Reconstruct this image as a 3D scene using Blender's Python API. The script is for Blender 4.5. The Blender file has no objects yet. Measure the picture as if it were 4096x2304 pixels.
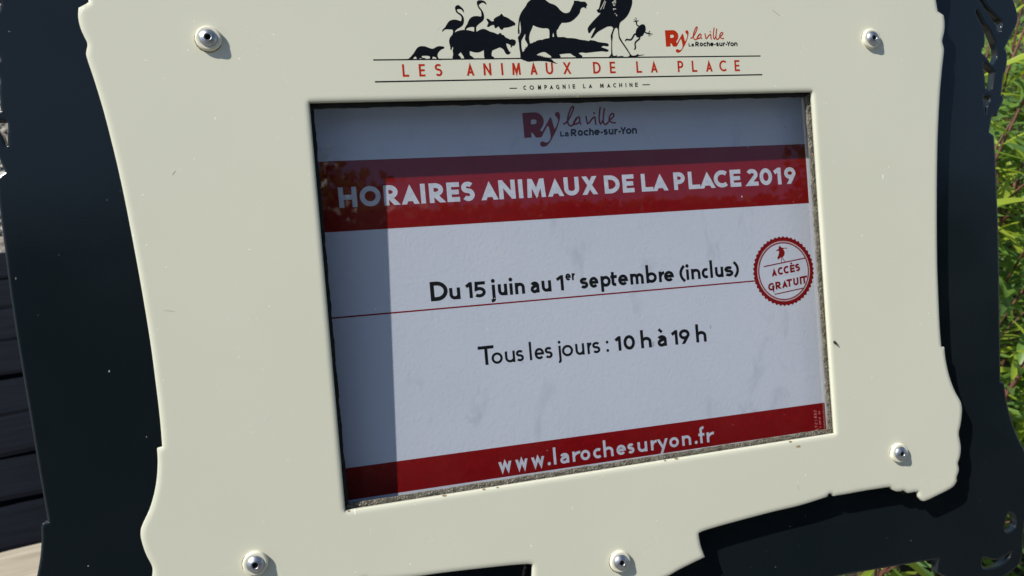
import bpy, bmesh, math, random
from mathutils import Vector, Matrix
from mathutils.geometry import tessellate_polygon, delaunay_2d_cdt

random.seed(7)
scene = bpy.context.scene
col = scene.collection
PI = math.pi

# ------------------------------------------------------------------ camera
# sign frame: X right, Y up the panel, Z out of the panel; origin = middle of the window
TILT = math.radians(30)
ORIGIN = Vector((0, 0, 1.0))
SIGN = Matrix(((1, 0, 0, ORIGIN.x),
               (0, math.sin(TILT), -math.cos(TILT), ORIGIN.y),
               (0, math.cos(TILT), math.sin(TILT), ORIGIN.z),
               (0, 0, 0, 1)))
FPX = 3100.0                     # focal length in photograph pixels (4096 wide)
CR = ((0.9612196253817918, -0.08004504799642287, 0.2639121483981505),
      (-0.08527188994717314, -0.996322390195424, 0.008390445763695136),
      (0.2622699688597882, -0.03056934880769748, -0.964510227186705))
CC = Vector((-0.16092133991860005, 0.015009913955478566, 0.407327860372638))

cam_d = bpy.data.cameras.new('camera')
cam = bpy.data.objects.new('camera', cam_d)
col.objects.link(cam)
cam_d.sensor_width = 36.0
cam_d.lens = FPX / 4096 * 36.0
cam_d.clip_start = 0.02
cam_d.clip_end = 500
loc = Matrix.Identity(4)
for i in range(3):
    loc[i][0] = CR[0][i]
    loc[i][1] = -CR[1][i]
    loc[i][2] = -CR[2][i]
    loc[i][3] = CC[i]
cam.matrix_world = SIGN @ loc
cam_d.dof.use_dof = True
cam_d.dof.focus_distance = 0.46
cam_d.dof.aperture_fstop = 17.0
scene.camera = cam
CAMW = cam.matrix_world.translation.copy()

# ------------------------------------------------------------------ light
SUN_LOCAL = Vector((-1.93, 1.95, 1.0)).normalized()       # read from the shadow offsets on the panel
SUN = (SIGN.to_3x3() @ SUN_LOCAL).normalized()
EL = math.asin(SUN.z)
world = bpy.data.worlds.new('World')
scene.world = world
world.use_nodes = True
wn = world.node_tree
sky = wn.nodes.new('ShaderNodeTexSky')
sky.sky_type = 'NISHITA'
sky.sun_disc = False
sky.sun_elevation = EL
sky.sun_rotation = math.atan2(SUN.x, SUN.y)
sky.air_density = 1.0
sky.dust_density = 0.4
sky.ozone_density = 1.6
bg = wn.nodes['Background']
bg.inputs['Strength'].default_value = 0.10
wn.links.new(sky.outputs[0], bg.inputs['Color'])
sun_d = bpy.data.lights.new('sun', 'SUN')
sun_d.energy = 5.0
sun_d.angle = math.radians(0.53)
sun_d.color = (1.0, 0.955, 0.88)
sun = bpy.data.objects.new('sun', sun_d)
col.objects.link(sun)
sun.rotation_euler = SUN.to_track_quat('Z', 'Y').to_euler()
sun.location = (-3, 0, 5)
vs = scene.view_settings
vs.view_transform = 'Standard'
vs.look = 'None'
vs.exposure = 0.20
vs.gamma = 1.0
vs.use_curve_mapping = False
scene.render.resolution_x = 1024
scene.render.resolution_y = 576


# ------------------------------------------------------------------ pixel -> place
def ray(px, py):
    a, b = (px - 2048) / FPX, (py - 1152) / FPX
    return Vector([CR[0][i] * a + CR[1][i] * b + CR[2][i] for i in range(3)])


def hit(px, py, z0=0.0, m=0.0):
    """where the pixel's direction meets the plane z = z0 + m*y of the sign frame"""
    d = ray(px, py)
    t = (z0 + m * CC.y - CC.z) / (d.z - m * d.y)
    return CC + d * t


def Z(x0, y0, s, pts):
    return [(x0 + x * s, y0 + y * s) for x, y in pts]


P_Z0, P_M = -0.0181, -0.025            # the poster leans a little inside its case
DARK_Z = -0.0085


def on_panel(p): return hit(p[0], p[1], 0.0)
def on_dark(p): return hit(p[0], p[1], DARK_Z)
def on_poster(p): return hit(p[0], p[1], P_Z0, P_M)


def ground_at(px, py, z=0.0):
    d = SIGN.to_3x3() @ ray(px, py)
    t = (z - CAMW.z) / d.z
    return CAMW + d * t


# ------------------------------------------------------------------ mesh helpers
def link(o, parent=None):
    col.objects.link(o)
    if parent is not None:
        o.parent = parent
    return o


def mesh_obj(name, verts, faces, material, parent=None, smooth=False):
    me = bpy.data.meshes.new(name)
    me.from_pydata([tuple(v) for v in verts], [], faces)
    me.update()
    if material is not None:
        for m in (material if isinstance(material, (list, tuple)) else [material]):
            me.materials.append(m)
    if smooth:
        for p in me.polygons:
            p.use_smooth = True
    return link(bpy.data.objects.new(name, me), parent)


def bm_obj(name, bm, material, parent=None, smooth=False):
    me = bpy.data.meshes.new(name)
    bm.to_mesh(me)
    bm.free()
    me.materials.append(material)
    if smooth:
        for p in me.polygons:
            p.use_smooth = True
    return link(bpy.data.objects.new(name, me), parent)


def empty(name, matrix=None):
    o = bpy.data.objects.new(name, None)
    o.empty_display_size = 0.05
    col.objects.link(o)
    if matrix is not None:
        o.matrix_world = matrix
    return o


def tag(o, label=None, category=None, group=None, kind=None):
    if label: o['label'] = label
    if category: o['category'] = category
    if group: o['group'] = group
    if kind: o['kind'] = kind
    return o


def smooth_poly(pts, closed=True, corner=38, n=4):
    """Catmull-Rom through the traced points, sharp corners kept"""
    N = len(pts)
    P = [Vector((p[0], p[1])) for p in pts]
    corner_f = []
    for i in range(N):
        if not closed and i in (0, N - 1):
            corner_f.append(True)
            continue
        a = P[i] - P[i - 1]
        b = P[(i + 1) % N] - P[i]
        ang = math.degrees(a.angle(b)) if a.length > 1e-9 and b.length > 1e-9 else 0
        corner_f.append(ang > corner)
    out = []
    for i in range(N if closed else N - 1):
        p1, p2 = P[i], P[(i + 1) % N]
        p0 = P[i - 1] if not corner_f[i] else p1 + (p1 - p2)
        p3 = P[(i + 2) % N] if not corner_f[(i + 1) % N] else p2 + (p2 - p1)
        L = (p2 - p1).length
        # keep long neighbours from overshooting
        t1 = (p2 - p0) * 0.5
        t2 = (p3 - p1) * 0.5
        if t1.length > L: t1 = t1 * (L / t1.length)
        if t2.length > L: t2 = t2 * (L / t2.length)
        k = n
        for j in range(k):
            t = j / k
            h00 = 2 * t**3 - 3 * t**2 + 1
            h10 = t**3 - 2 * t**2 + t
            h01 = -2 * t**3 + 3 * t**2
            h11 = t**3 - t**2
            out.append(h00 * p1 + h10 * t1 + h01 * p2 + h11 * t2)
    if not closed:
        out.append(P[-1])
    return out


def area2(pts):
    return sum(pts[i - 1][0] * pts[i][1] - pts[i][0] * pts[i - 1][1] for i in range(len(pts)))


def inset_ring(pts, d):
    """shift each vertex inwards (CCW ring) by d"""
    n = len(pts)
    out = []
    for i in range(n):
        a = (pts[i] - pts[i - 1])
        b = (pts[(i + 1) % n] - pts[i])
        if a.length < 1e-9: a = b
        if b.length < 1e-9: b = a
        a = a.normalized(); b = b.normalized()
        na = Vector((-a.y, a.x)); nb = Vector((-b.y, b.x))
        m = na + nb
        if m.length < 0.3:
            m = na
        m = m.normalized()
        k = max(0.45, m.dot(na))
        out.append(pts[i] + m * (d / k))
    return out


def dedupe(pts, eps=2e-5):
    out = []
    for p in pts:
        if not out or (p - out[-1]).length > eps:
            out.append(p)
    if (out[0] - out[-1]).length < eps:
        out.pop()
    return out


def plate(name, outer, holes, z_front, thick, edge, material, parent):
    """cut sheet with rounded front edges: outer ring and hole rings in the sign's XY"""
    rings = []
    o = dedupe(outer)
    if area2(o) < 0: o.reverse()
    rings.append(o)
    for h in holes:
        h = dedupe(h)
        if area2(h) > 0: h.reverse()
        rings.append(h)
    verts, faces = [], []
    top_loops, bot_loops = [], []
    prof = [(0.0, -thick), (0.0, -edge), (edge * 0.3, -edge * 0.35), (edge, 0.0)]
    for r in rings:
        n = len(r)
        base = []
        for d, z in prof:
            rr = inset_ring(r, d) if d > 0 else r
            base.append(len(verts))
            verts += [(p.x, p.y, z_front + z) for p in rr]
        for k in range(len(prof) - 1):
            for i in range(n):
                j = (i + 1) % n
                faces.append((base[k] + i, base[k] + j, base[k + 1] + j, base[k + 1] + i))
        top_loops.append((base[-1], n))
        bot_loops.append((base[0], n))
    for loops, flip in ((top_loops, False), (bot_loops, True)):
        loop_pts = [[Vector(verts[s + i][:2]) for i in range(n)] for s, n in loops]
        flat, edges, idx = [], [], []
        for (s, n), lp in zip(loops, loop_pts):
            b0 = len(flat)
            flat += lp
            idx += [s + i for i in range(n)]
            edges += [(b0 + i, b0 + (i + 1) % n) for i in range(n)]
        vo, eo, fo_, ov, oe, of = delaunay_2d_cdt(flat, edges, [], 0, 1e-7)
        zf = verts[loops[0][0]][2]
        vid = []
        for p, orig in zip(vo, ov):
            if orig:
                vid.append(idx[orig[0]])
            else:
                vid.append(len(verts))
                verts.append((p.x, p.y, zf))
        for tri in fo_:
            c = sum((vo[q] for q in tri), Vector((0, 0))) / len(tri)
            inside = False
            for lp in loop_pts:
                j = len(lp) - 1
                for i in range(len(lp)):
                    a, b = lp[i], lp[j]
                    if (a.y > c.y) != (b.y > c.y) and c.x < (b.x - a.x) * (c.y - a.y) / (b.y - a.y) + a.x:
                        inside = not inside
                    j = i
            if inside:
                f = tuple(vid[q] for q in tri)
                faces.append(f[::-1] if flip else f)
    return mesh_obj(name, verts, faces, material, parent)


class Print:
    """flat print: polygons and pen strokes lying a hair above a surface"""
    def __init__(self, mapper, lift):
        self.mapper, self.lift = mapper, lift
        self.v, self.f, self.n = [], [], 0

    def _z(self):
        self.n += 1
        return self.lift + 0.000003 * (self.n % 5)

    def poly3(self, pts3, holes3=()):
        z = Vector((0, 0, self._z()))
        rings = [list(pts3)] + [list(h) for h in holes3]
        flat, edges = [], []
        for r in rings:
            b0 = len(flat)
            flat += r
            edges += [(b0 + i, b0 + (i + 1) % len(r)) for i in range(len(r))]
        vo, eo, fo_, ov, oe, of = delaunay_2d_cdt([Vector((p.x, p.y)) for p in flat], edges, [], 0, 1e-8)
        s = len(self.v)
        sl = getattr(self, 'slope', 0.0)
        for p, orig in zip(vo, ov):
            zz = flat[orig[0]].z if orig else (flat[0].z + sl * (p.y - flat[0].y))
            self.v.append(Vector((p.x, p.y, zz)) + z)
        for tri in fo_:
            c = sum((vo[q] for q in tri), Vector((0, 0))) / len(tri)
            inside = False
            for r in rings:
                j = len(r) - 1
                for i in range(len(r)):
                    a, b = r[i], r[j]
                    if (a.y > c.y) != (b.y > c.y) and c.x < (b.x - a.x) * (c.y - a.y) / (b.y - a.y) + a.x:
                        inside = not inside
                    j = i
            if inside:
                self.f.append(tuple(s + q for q in tri))

    def poly(self, pts, holes=(), smooth=True, corner=42):
        q = smooth_poly(pts, True, corner, 3) if smooth else pts
        hh = [smooth_poly(h, True, corner, 3) if smooth else h for h in holes]
        self.poly3([self.mapper(p) for p in q], [[self.mapper(p) for p in h] for h in hh])

    def stroke3(self, pts, w, closed=False, taper=None, cut=(False, False)):
        """pts: Vectors on the surface; w full width in metres"""
        q = [pts[0]]
        for p in pts[1:]:
            if (p - q[-1]).length > 2e-5:
                q.append(p)
        pts = q
        n = len(pts)
        if n < 2:
            return
        z = Vector((0, 0, self._z()))
        s = len(self.v)
        for i in range(n):
            if closed:
                a = pts[i] - pts[i - 1]; b = pts[(i + 1) % n] - pts[i]
            else:
                a = pts[i] - pts[i - 1] if i > 0 else pts[1] - pts[0]
                b = pts[i + 1] - pts[i] if i < n - 1 else a
            a = Vector((a.x, a.y)).normalized(); b = Vector((b.x, b.y)).normalized()
            na = Vector((-a.y, a.x)); nb = Vector((-b.y, b.x))
            m = na + nb
            m = m.normalized() if m.length > 1e-6 else na
            k = max(0.2, m.dot(na))
            hw = w / 2 * (taper(i / max(1, n - 1)) if taper else 1)
            o = m * (hw / k)
            if not closed and ((i == 0 and cut[0]) or (i == n - 1 and cut[1])) and abs(a.y) > .4:
                o = Vector((math.copysign(hw / abs(a.y), na.x), 0))
            o3 = Vector((o.x, o.y, self.slope * o.y if hasattr(self, 'slope') else 0))
            self.v.append(pts[i] + o3 + z)
            self.v.append(pts[i] - o3 + z)
        for i in range(n if closed else n - 1):
            j = (i + 1) % n
            self.f.append((s + 2 * i, s + 2 * i + 1, s + 2 * j + 1, s + 2 * j))

    def build(self, name, material, parent):
        return mesh_obj(name, self.v, self.f, material, parent)


# ------------------------------------------------------------------ materials
def new_mat(name):
    m = bpy.data.materials.new(name)
    m.use_nodes = True
    nt = m.node_tree
    return m, nt, nt.nodes['Principled BSDF']


def N(nt, t, **kw):
    n = nt.nodes.new(t)
    for k, v in kw.items():
        setattr(n, k, v)
    return n


def ramp(nt, src, stops):
    r = N(nt, 'ShaderNodeValToRGB')
    while len(r.color_ramp.elements) < len(stops):
        r.color_ramp.elements.new(0.5)
    for e, (p, c) in zip(r.color_ramp.elements, stops):
        e.position = p
        e.color = (c, c, c, 1) if isinstance(c, (int, float)) else (*c, 1)
    nt.links.new(src, r.inputs[0])
    return r.outputs[0]


def noise(nt, scale, detail=4, rough=0.55, vec=None, dist=0):
    n = N(nt, 'ShaderNodeTexNoise')
    n.inputs['Scale'].default_value = scale
    n.inputs['Detail'].default_value = detail
    n.inputs['Roughness'].default_value = rough
    n.inputs['Distortion'].default_value = dist
    if vec is None:
        vec = N(nt, 'ShaderNodeTexCoord').outputs['Object']
    nt.links.new(vec, n.inputs['Vector'])
    return n


def mapped(nt, scale=(1, 1, 1), rot=(0, 0, 0), loc_=(0, 0, 0)):
    tc = N(nt, 'ShaderNodeTexCoord')
    mp = N(nt, 'ShaderNodeMapping')
    mp.inputs['Scale'].default_value = scale
    mp.inputs['Rotation'].default_value = rot
    mp.inputs['Location'].default_value = loc_
    nt.links.new(tc.outputs['Object'], mp.inputs['Vector'])
    return mp.outputs[0]


def mix(nt, fac, a, b):
    m = N(nt, 'ShaderNodeMix', data_type='RGBA')
    for s, v in ((m.inputs['Factor'], fac), (m.inputs[6], a), (m.inputs[7], b)):
        if isinstance(v, (int, float)): s.default_value = v
        elif isinstance(v, tuple): s.default_value = (*v, 1)
        else: nt.links.new(v, s)
    return m.outputs[2]


def math_n(nt, op, a, b=None):
    m = N(nt, 'ShaderNodeMath', operation=op)
    for s, v in zip(m.inputs, (a, b)):
        if v is None: continue
        if isinstance(v, (int, float)): s.default_value = v
        else: nt.links.new(v, s)
    return m.outputs[0]


def specks(nt, scale, radius, share, vec=None, stretch=None):
    """small separate dots: one in a share of Voronoi cells"""
    if vec is None:
        vec = mapped(nt, stretch or (1, 1, 0.0))
    wob = noise(nt, scale * 2.3, 2, 0.5, vec)
    add = N(nt, 'ShaderNodeVectorMath', operation='MULTIPLY_ADD')
    nt.links.new(wob.outputs['Color'], add.inputs[0])
    add.inputs[1].default_value = (0.5 / scale,) * 3
    nt.links.new(vec, add.inputs[2])
    v = N(nt, 'ShaderNodeTexVoronoi')
    v.inputs['Scale'].default_value = scale
    nt.links.new(add.outputs[0], v.inputs['Vector'])
    sep = N(nt, 'ShaderNodeSeparateColor')
    nt.links.new(v.outputs['Color'], sep.inputs[0])
    rad = math_n(nt, 'MULTIPLY', sep.outputs[1], radius)
    near = math_n(nt, 'LESS_THAN', v.outputs['Distance'], rad)
    pick = math_n(nt, 'LESS_THAN', sep.outputs[0], share)
    return math_n(nt, 'MULTIPLY', near, pick), sep.outputs[2]


def bump(nt, h, strength, dist, normal=None):
    b = N(nt, 'ShaderNodeBump')
    b.inputs['Strength'].default_value = strength
    b.inputs['Distance'].default_value = dist
    nt.links.new(h, b.inputs['Height'])
    if normal is not None:
        nt.links.new(normal, b.inputs['Normal'])
    return b.outputs[0]


def painted_metal(name, base, base2, rough, edge_r, chip_a, chip_b, chip_share, spec=0.5, chip_r=1.0):
    m, nt, p = new_mat(name)
    big = noise(nt, 6, 3)
    c = mix(nt, ramp(nt, big.outputs[0], [(0.35, 0.0), (0.7, 1.0)]), base, base2)
    s1, r1 = specks(nt, 170, 0.085 * chip_r, chip_share)
    s2, r2 = specks(nt, 75, 0.05 * chip_r, chip_share * 1.2, mapped(nt, (1, 0.45, 0), (0, 0, 0.6), (0.31, 0.17, 0)))
    tone = mix(nt, math_n(nt, 'GREATER_THAN', r1, 0.5), chip_a, chip_b)
    c = mix(nt, s1, c, tone)
    c = mix(nt, s2, c, chip_a)
    nt.links.new(c, p.inputs['Base Color'])
    bv = N(nt, 'ShaderNodeBevel', samples=4)
    bv.inputs['Radius'].default_value = edge_r
    nrm = bump(nt, math_n(nt, 'ADD', s1, s2), 0.5, 0.0004, bv.outputs[0])
    peel = noise(nt, 900, 2, 0.5)
    nrm = bump(nt, peel.outputs[0], 0.06, 0.0003, nrm)
    nt.links.new(nrm, p.inputs['Normal'])
    sm = noise(nt, 25, 4, 0.6)
    nt.links.new(ramp(nt, sm.outputs[0], [(0.3, rough * 0.8), (0.75, rough * 1.35)]), p.inputs['Roughness'])
    p.inputs['Specular IOR Level'].default_value = spec
    return m


M_CREAM = painted_metal('cream_paint', (0.69, 0.69, 0.55), (0.72, 0.715, 0.572), 0.22, 0.0042,
                        (0.95, 0.93, 0.82), (0.16, 0.13, 0.09), 0.6)
M_DARK = painted_metal('anthracite_paint', (0.0065, 0.0105, 0.0135), (0.009, 0.013, 0.0155), 0.16, 0.0016,
                       (0.40, 0.41, 0.38), (0.22, 0.22, 0.2), 0.36, 0.5, 0.68)


def print_mat(name, colr, rough=0.35, mottled=0.0):
    m, nt, p = new_mat(name)
    n = noise(nt, 300, 3)
    dk = tuple(x * 0.82 for x in colr)
    c = mix(nt, ramp(nt, n.outputs[0], [(0.3, 0.0), (0.7, 1.0)]), dk, colr)
    if mottled:
        s, r = specks(nt, 210, 0.06, mottled)
        c = mix(nt, s, c, (0.75, 0.74, 0.7))
    nt.links.new(c, p.inputs['Base Color'])
    p.inputs['Roughness'].default_value = rough
    p.inputs['Specular IOR Level'].default_value = 0.12
    return m


M_INK = print_mat('black_print', (0.007, 0.009, 0.012), 0.3, 0.08)
M_RED = print_mat('vermilion_print', (0.50, 0.032, 0.007), 0.35)
M_CREAMPRINT = print_mat('cream_print', (0.6, 0.59, 0.47), 0.35)
M_PRED = print_mat('crimson_ink', (0.245, 0.002, 0.0045), 0.7)
M_PBLACK = print_mat('black_ink', (0.008, 0.009, 0.012), 0.6)
M_PWHITE = print_mat('white_ink', (0.63, 0.66, 0.75), 0.7)
M_PINK = print_mat('pale_red_ink', (0.62, 0.45, 0.48), 0.7)
M_GHOST = print_mat('faded_lettering', (0.42, 0.13, 0.13), 0.7)


def make_paper():
    m, nt, p = new_mat('poster_paper')
    n1 = noise(nt, 11, 5, 0.6)
    c = mix(nt, ramp(nt, n1.outputs[0], [(0.35, 0.0), (0.7, 1.0)]), (0.60, 0.64, 0.745), (0.65, 0.68, 0.765))
    # damp smudges
    n2 = noise(nt, 34, 4, 0.6, mapped(nt, (1.4, 0.7, 1), (0, 0, 0.35)), 0.6)
    c = mix(nt, ramp(nt, n2.outputs[0], [(0.60, 0.0), (0.76, 0.5)]), c, (0.36, 0.40, 0.50))
    s, r = specks(nt, 85, 0.17, 0.06, mapped(nt, (1, 0.7, 0), (0, 0, 0.2)))
    c = mix(nt, math_n(nt, 'MULTIPLY', s, 0.55), c, (0.25, 0.28, 0.36))
    nt.links.new(c, p.inputs['Base Color'])
    p.inputs['Roughness'].default_value = 0.75
    g = noise(nt, 520, 3, 0.6)
    nt.links.new(bump(nt, g.outputs[0], 0.28, 0.0005), p.inputs['Normal'])
    return m


M_PAPER = make_paper()


def make_glass():
    m = bpy.data.materials.new('acrylic_pane')
    m.use_nodes = True
    nt = m.node_tree
    nt.nodes.clear()
    out = N(nt, 'ShaderNodeOutputMaterial')
    geo = N(nt, 'ShaderNodeNewGeometry')
    dt = N(nt, 'ShaderNodeVectorMath', operation='DOT_PRODUCT')
    nt.links.new(geo.outputs['Incoming'], dt.inputs[0])
    nt.links.new(geo.outputs['Normal'], dt.inputs[1])
    cosv = math_n(nt, 'ABSOLUTE', dt.outputs['Value'])
    pw = math_n(nt, 'POWER', math_n(nt, 'SUBTRACT', 1.0, cosv), 5.0)
    frs = math_n(nt, 'ADD', math_n(nt, 'MULTIPLY', pw, 0.91), 0.085)
    tr = N(nt, 'ShaderNodeBsdfTransparent')
    tr.inputs['Color'].default_value = (0.955, 0.965, 0.965, 1)
    gl = N(nt, 'ShaderNodeBsdfGlossy')
    gl.inputs['Roughness'].default_value = 0.015
    a = N(nt, 'ShaderNodeMixShader')
    nt.links.new(frs, a.inputs[0])
    nt.links.new(tr.outputs[0], a.inputs[1])
    nt.links.new(gl.outputs[0], a.inputs[2])
    # dust grains and hair scratches
    s1, r1 = specks(nt, 170, 0.07, 0.3)
    s2, r2 = specks(nt, 62, 0.028, 0.4, mapped(nt, (2.6, 0.55, 0), (0, 0, -0.6)))
    veil = noise(nt, 14, 5, 0.65)
    film = ramp(nt, veil.outputs[0], [(0.4, 0.0), (0.85, 0.012)])
    fac = math_n(nt, 'MINIMUM', math_n(nt, 'ADD', math_n(nt, 'MULTIPLY', math_n(nt, 'ADD', s1, s2), 0.6), film), 0.8)
    df = N(nt, 'ShaderNodeBsdfDiffuse')
    df.inputs['Color'].default_value = (0.72, 0.70, 0.64, 1)
    b = N(nt, 'ShaderNodeMixShader')
    nt.links.new(fac, b.inputs[0])
    nt.links.new(a.outputs[0], b.inputs[1])
    nt.links.new(df.outputs[0], b.inputs[2])
    nt.links.new(b.outputs[0], out.inputs[0])
    return m


M_GLASS = make_glass()


def make_foam():
    m, nt, p = new_mat('dirty_sealing_foam')
    tc = N(nt, 'ShaderNodeTexCoord')
    v = N(nt, 'ShaderNodeTexVoronoi', feature='DISTANCE_TO_EDGE')
    v.inputs['Scale'].default_value = 700
    nt.links.new(tc.outputs['Object'], v.inputs['Vector'])
    n = noise(nt, 260, 5, 0.7)
    n2 = noise(nt, 18, 3, 0.6)
    c = mix(nt, ramp(nt, n.outputs[0], [(0.3, 0.0), (0.65, 1.0)]), (0.06, 0.056, 0.045), (0.30, 0.28, 0.215))
    c = mix(nt, ramp(nt, n2.outputs[0], [(0.45, 0.0), (0.75, 0.5)]), c, (0.20, 0.16, 0.09))
    c = mix(nt, ramp(nt, v.outputs['Distance'], [(0.0, 1.0), (0.10, 0.0)]), c, (0.035, 0.03, 0.024))
    nt.links.new(c, p.inputs['Base Color'])
    p.inputs['Roughness'].default_value = 0.85
    nt.links.new(bump(nt, math_n(nt, 'ADD', v.outputs['Distance'], n.outputs[0]), 0.8, 0.0012), p.inputs['Normal'])
    return m


M_FOAM = make_foam()


def simple_mat(name, colr, rough=0.5, metallic=0.0, nscale=60, var=0.25, bmp=0.0):
    m, nt, p = new_mat(name)
    n = noise(nt, nscale, 4)
    c = mix(nt, ramp(nt, n.outputs[0], [(0.3, 0.0), (0.7, 1.0)]), tuple(x * (1 - var) for x in colr), colr)
    nt.links.new(c, p.inputs['Base Color'])
    p.inputs['Roughness'].default_value = rough
    p.inputs['Metallic'].default_value = metallic
    if bmp:
        nt.links.new(bump(nt, n.outputs[0], bmp, 0.002), p.inputs['Normal'])
    return m


M_BLACK = simple_mat('black_case', (0.012, 0.012, 0.013), 0.6)
M_ALU = simple_mat('rivet_aluminium', (0.46, 0.49, 0.54), 0.44, 1.0, 500, 0.3)
M_HOLE = simple_mat('rivet_bore', (0.035, 0.025, 0.02), 0.7)
M_CAP = simple_mat('cream_plastic', (0.78, 0.755, 0.60), 0.32, 0, 300, 0.12)
M_GRIME = simple_mat('rust_grime', (0.20, 0.13, 0.06), 0.85, 0, 900, 0.5)

# ------------------------------------------------------------------ traced outlines (photograph pixels)
s1 = 396 / 1913
cream_r = (Z(3700, 0, s1, [(225, 0), (240, 100), (255, 210), (370, 290), (390, 400), (393, 500), (385, 600), (365, 700),
                           (346, 800), (372, 910), (380, 960), (370, 1080), (350, 1250), (330, 1449)]) +
           Z(3700, 300, s1, [(300, 350), (275, 800), (258, 1200)]) +
           Z(3500, 500, .6208, [(404, 260), (402, 600), (405, 900), (412, 1100), (420, 1280)]) +
           Z(3600, 1300, .3452, [(485, 250), (520, 252), (532, 370), (555, 500), (590, 630), (640, 760), (695, 860),
                                 (717, 910), (726, 970), (722, 1060), (710, 1150)]) +
           Z(3300, 1700, .41675, [(1290, 80), (1300, 150), (1310, 220), (1300, 310), (1281, 370), (1290, 410),
                                  (1288, 450), (1270, 500), (1272, 540), (1240, 590), (1180, 630), (1060, 690),
                                  (965, 733), (935, 730), (905, 690), (898, 640), (800, 656), (775, 640), (752, 630),
                                  (738, 638), (690, 640), (655, 625), (630, 597), (400, 632), (200, 668), (84, 686),
                                  (74, 668), (56, 660), (36, 668), (28, 692)]) +
           Z(2300, 1700, .4658, [(1950, 690), (1700, 750), (1470, 810), (1250, 870), (1110, 912), (1066, 932),
                                 (1072, 975), (1085, 1040), (1120, 1137), (1000, 1195), (900, 1245), (810, 1297)]))
half = [on_panel(p) for p in cream_r]
half = [Vector((p.x, p.y)) for p in half]
top_half = [Vector(q) for q in ((0, .232), (.03, .231), (.055, .222), (.062, .207), (.10, .203), (.150, .198), (.196, .196),
                                (.203, .204), (.226, .206), (.246, .195), (.249, .180))]
bot_half = [Vector(q) for q in ((.012, -.1765), (0, -.178))]
right_half = top_half + half + bot_half
cream_outline = smooth_poly(right_half + [Vector((-p.x, p.y)) for p in reversed(right_half[1:-1])], True, 38, 4)

WX, WY = 0.1485, 0.105
def rect(x0, x1, y0, y1, n=1):
    return [Vector((x0, y0)), Vector((x1, y0)), Vector((x1, y1)), Vector((x0, y1))]


dark_r = (Z(3700, 0, s1, [(1715, 0), (1760, 130), (1795, 270), (1803, 340), (1795, 420), (1770, 500), (1700, 640), (1620, 800),
                          (1550, 930), (1575, 980), (1592, 1040), (1600, 1100), (1590, 1230), (1570, 1350)]) +
          Z(3700, 300, s1, [(1530, 0), (1505, 180), (1480, 380), (1530, 440), (1510, 530), (1440, 660), (1415, 740),
                            (1405, 790), (1330, 795), (1300, 812), (1280, 930), (1250, 1100), (1340, 1170)]) +
          Z(3500, 500, .6208, [(778, 200), (786, 400), (795, 600), (802, 900), (806, 1200), (810, 1440)]) +
          Z(3600, 1300, .3452, [(1170, 660), (1202, 661), (1215, 690), (1225, 780), (1250, 920), (1290, 1070), (1340, 1220),
                                (1400, 1360)]) +
          Z(3300, 1700, .41675, [(1905, 210), (1950, 330), (1985, 440), (1975, 500), (1945, 560), (1960, 660), (1968, 760),
                                 (1940, 860), (1915, 960), (1908, 1060), (1905, 1140), (1898, 1240), (1880, 1310),
                                 (1840, 1370), (1780, 1420), (1700, 1470), (1560, 1530), (1400, 1545), (1250, 1510),
                                 (1130, 1449), (1075, 1420), (1080, 1350), (1092, 1292), (900, 1320), (700, 1355),
                                 (400, 1405), (150, 1449)]))
dh = [on_dark(p) for p in dark_r]
dh = [Vector((p.x, p.y)) for p in dh]
d_top = [Vector(q) for q in ((0, .292), (.05, .288), (.085, .272), (.10, .262), (.17, .256), (.23, .262), (.262, .258), (.272, .236),
                             (.300, .224), (.318, .205), (.312, .185))]
d_bot = [Vector(q) for q in ((.085, -.200), (.06, -.207), (.055, -.222), (.02, -.232), (0, -.234))]
d_half = d_top + dh + d_bot
dark_outline = smooth_poly(d_half + [Vector((-p.x, p.y)) for p in reversed(d_half[1:-1])], True, 38, 3)
cuts_px = [
    Z(3700, 0, s1, [(990, -110), (1065, 0), (1110, 90), (1200, 230), (1320, 390), (1390, 490), (1410, 600), (1440, 620), (1465, 600),
                    (1475, 530), (1495, 430), (1480, 400), (1420, 350), (1330, 260), (1230, 150), (1130, 0), (1060, -110)]),
    Z(3700, 0, s1, [(985, 230), (1010, 320), (1070, 430), (1120, 540), (1155, 640), (1165, 760), (1160, 860), (1150, 910), (1110, 950),
                    (1105, 1020), (1180, 1090), (1230, 1150), (1265, 1210), (1320, 1250), (1370, 1180), (1400, 1080),
                    (1405, 1000), (1390, 900), (1350, 780), (1290, 640), (1230, 540), (1160, 460), (1130, 400),
                    (1080, 300), (1030, 210), (1000, 185)]),
    Z(3700, 0, s1, [(1150, 1220), (1135, 1270), (1142, 1350), (1160, 1449), (1168, 1540), (1175, 1630), (1182, 1709), (1230, 1739),
                    (1262, 1754), (1295, 1724), (1312, 1649), (1335, 1499), (1350, 1385), (1300, 1340), (1230, 1270), (1190, 1225)]),
    Z(3700, 300, s1, [(1140, 430), (1160, 408), (1230, 405), (1265, 435), (1250, 510), (1212, 600), (1197, 740), (1172, 745), (1165, 640),
                      (1145, 520)]),
    Z(3300, 1700, .41675, [(1765, 845), (1745, 890), (1735, 950), (1730, 1000), (1760, 1030), (1800, 1010), (1830, 970), (1836, 920),
                           (1825, 880), (1800, 855)]),
    Z(3300, 1700, .41675, [(1520, 1275), (1510, 1320), (1520, 1365), (1580, 1380), (1680, 1350), (1760, 1290), (1790, 1225), (1720, 1270),
                           (1640, 1300), (1560, 1285)]),
]
cuts = []
for c_ in cuts_px:
    q = [on_dark(p) for p in c_]
    q = [Vector((p.x, p.y)) for p in q]
    cuts.append(smooth_poly(q, True, 60, 3))
    cuts.append(smooth_poly([Vector((-p.x, p.y)) for p in reversed(q)], True, 60, 3))

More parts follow.
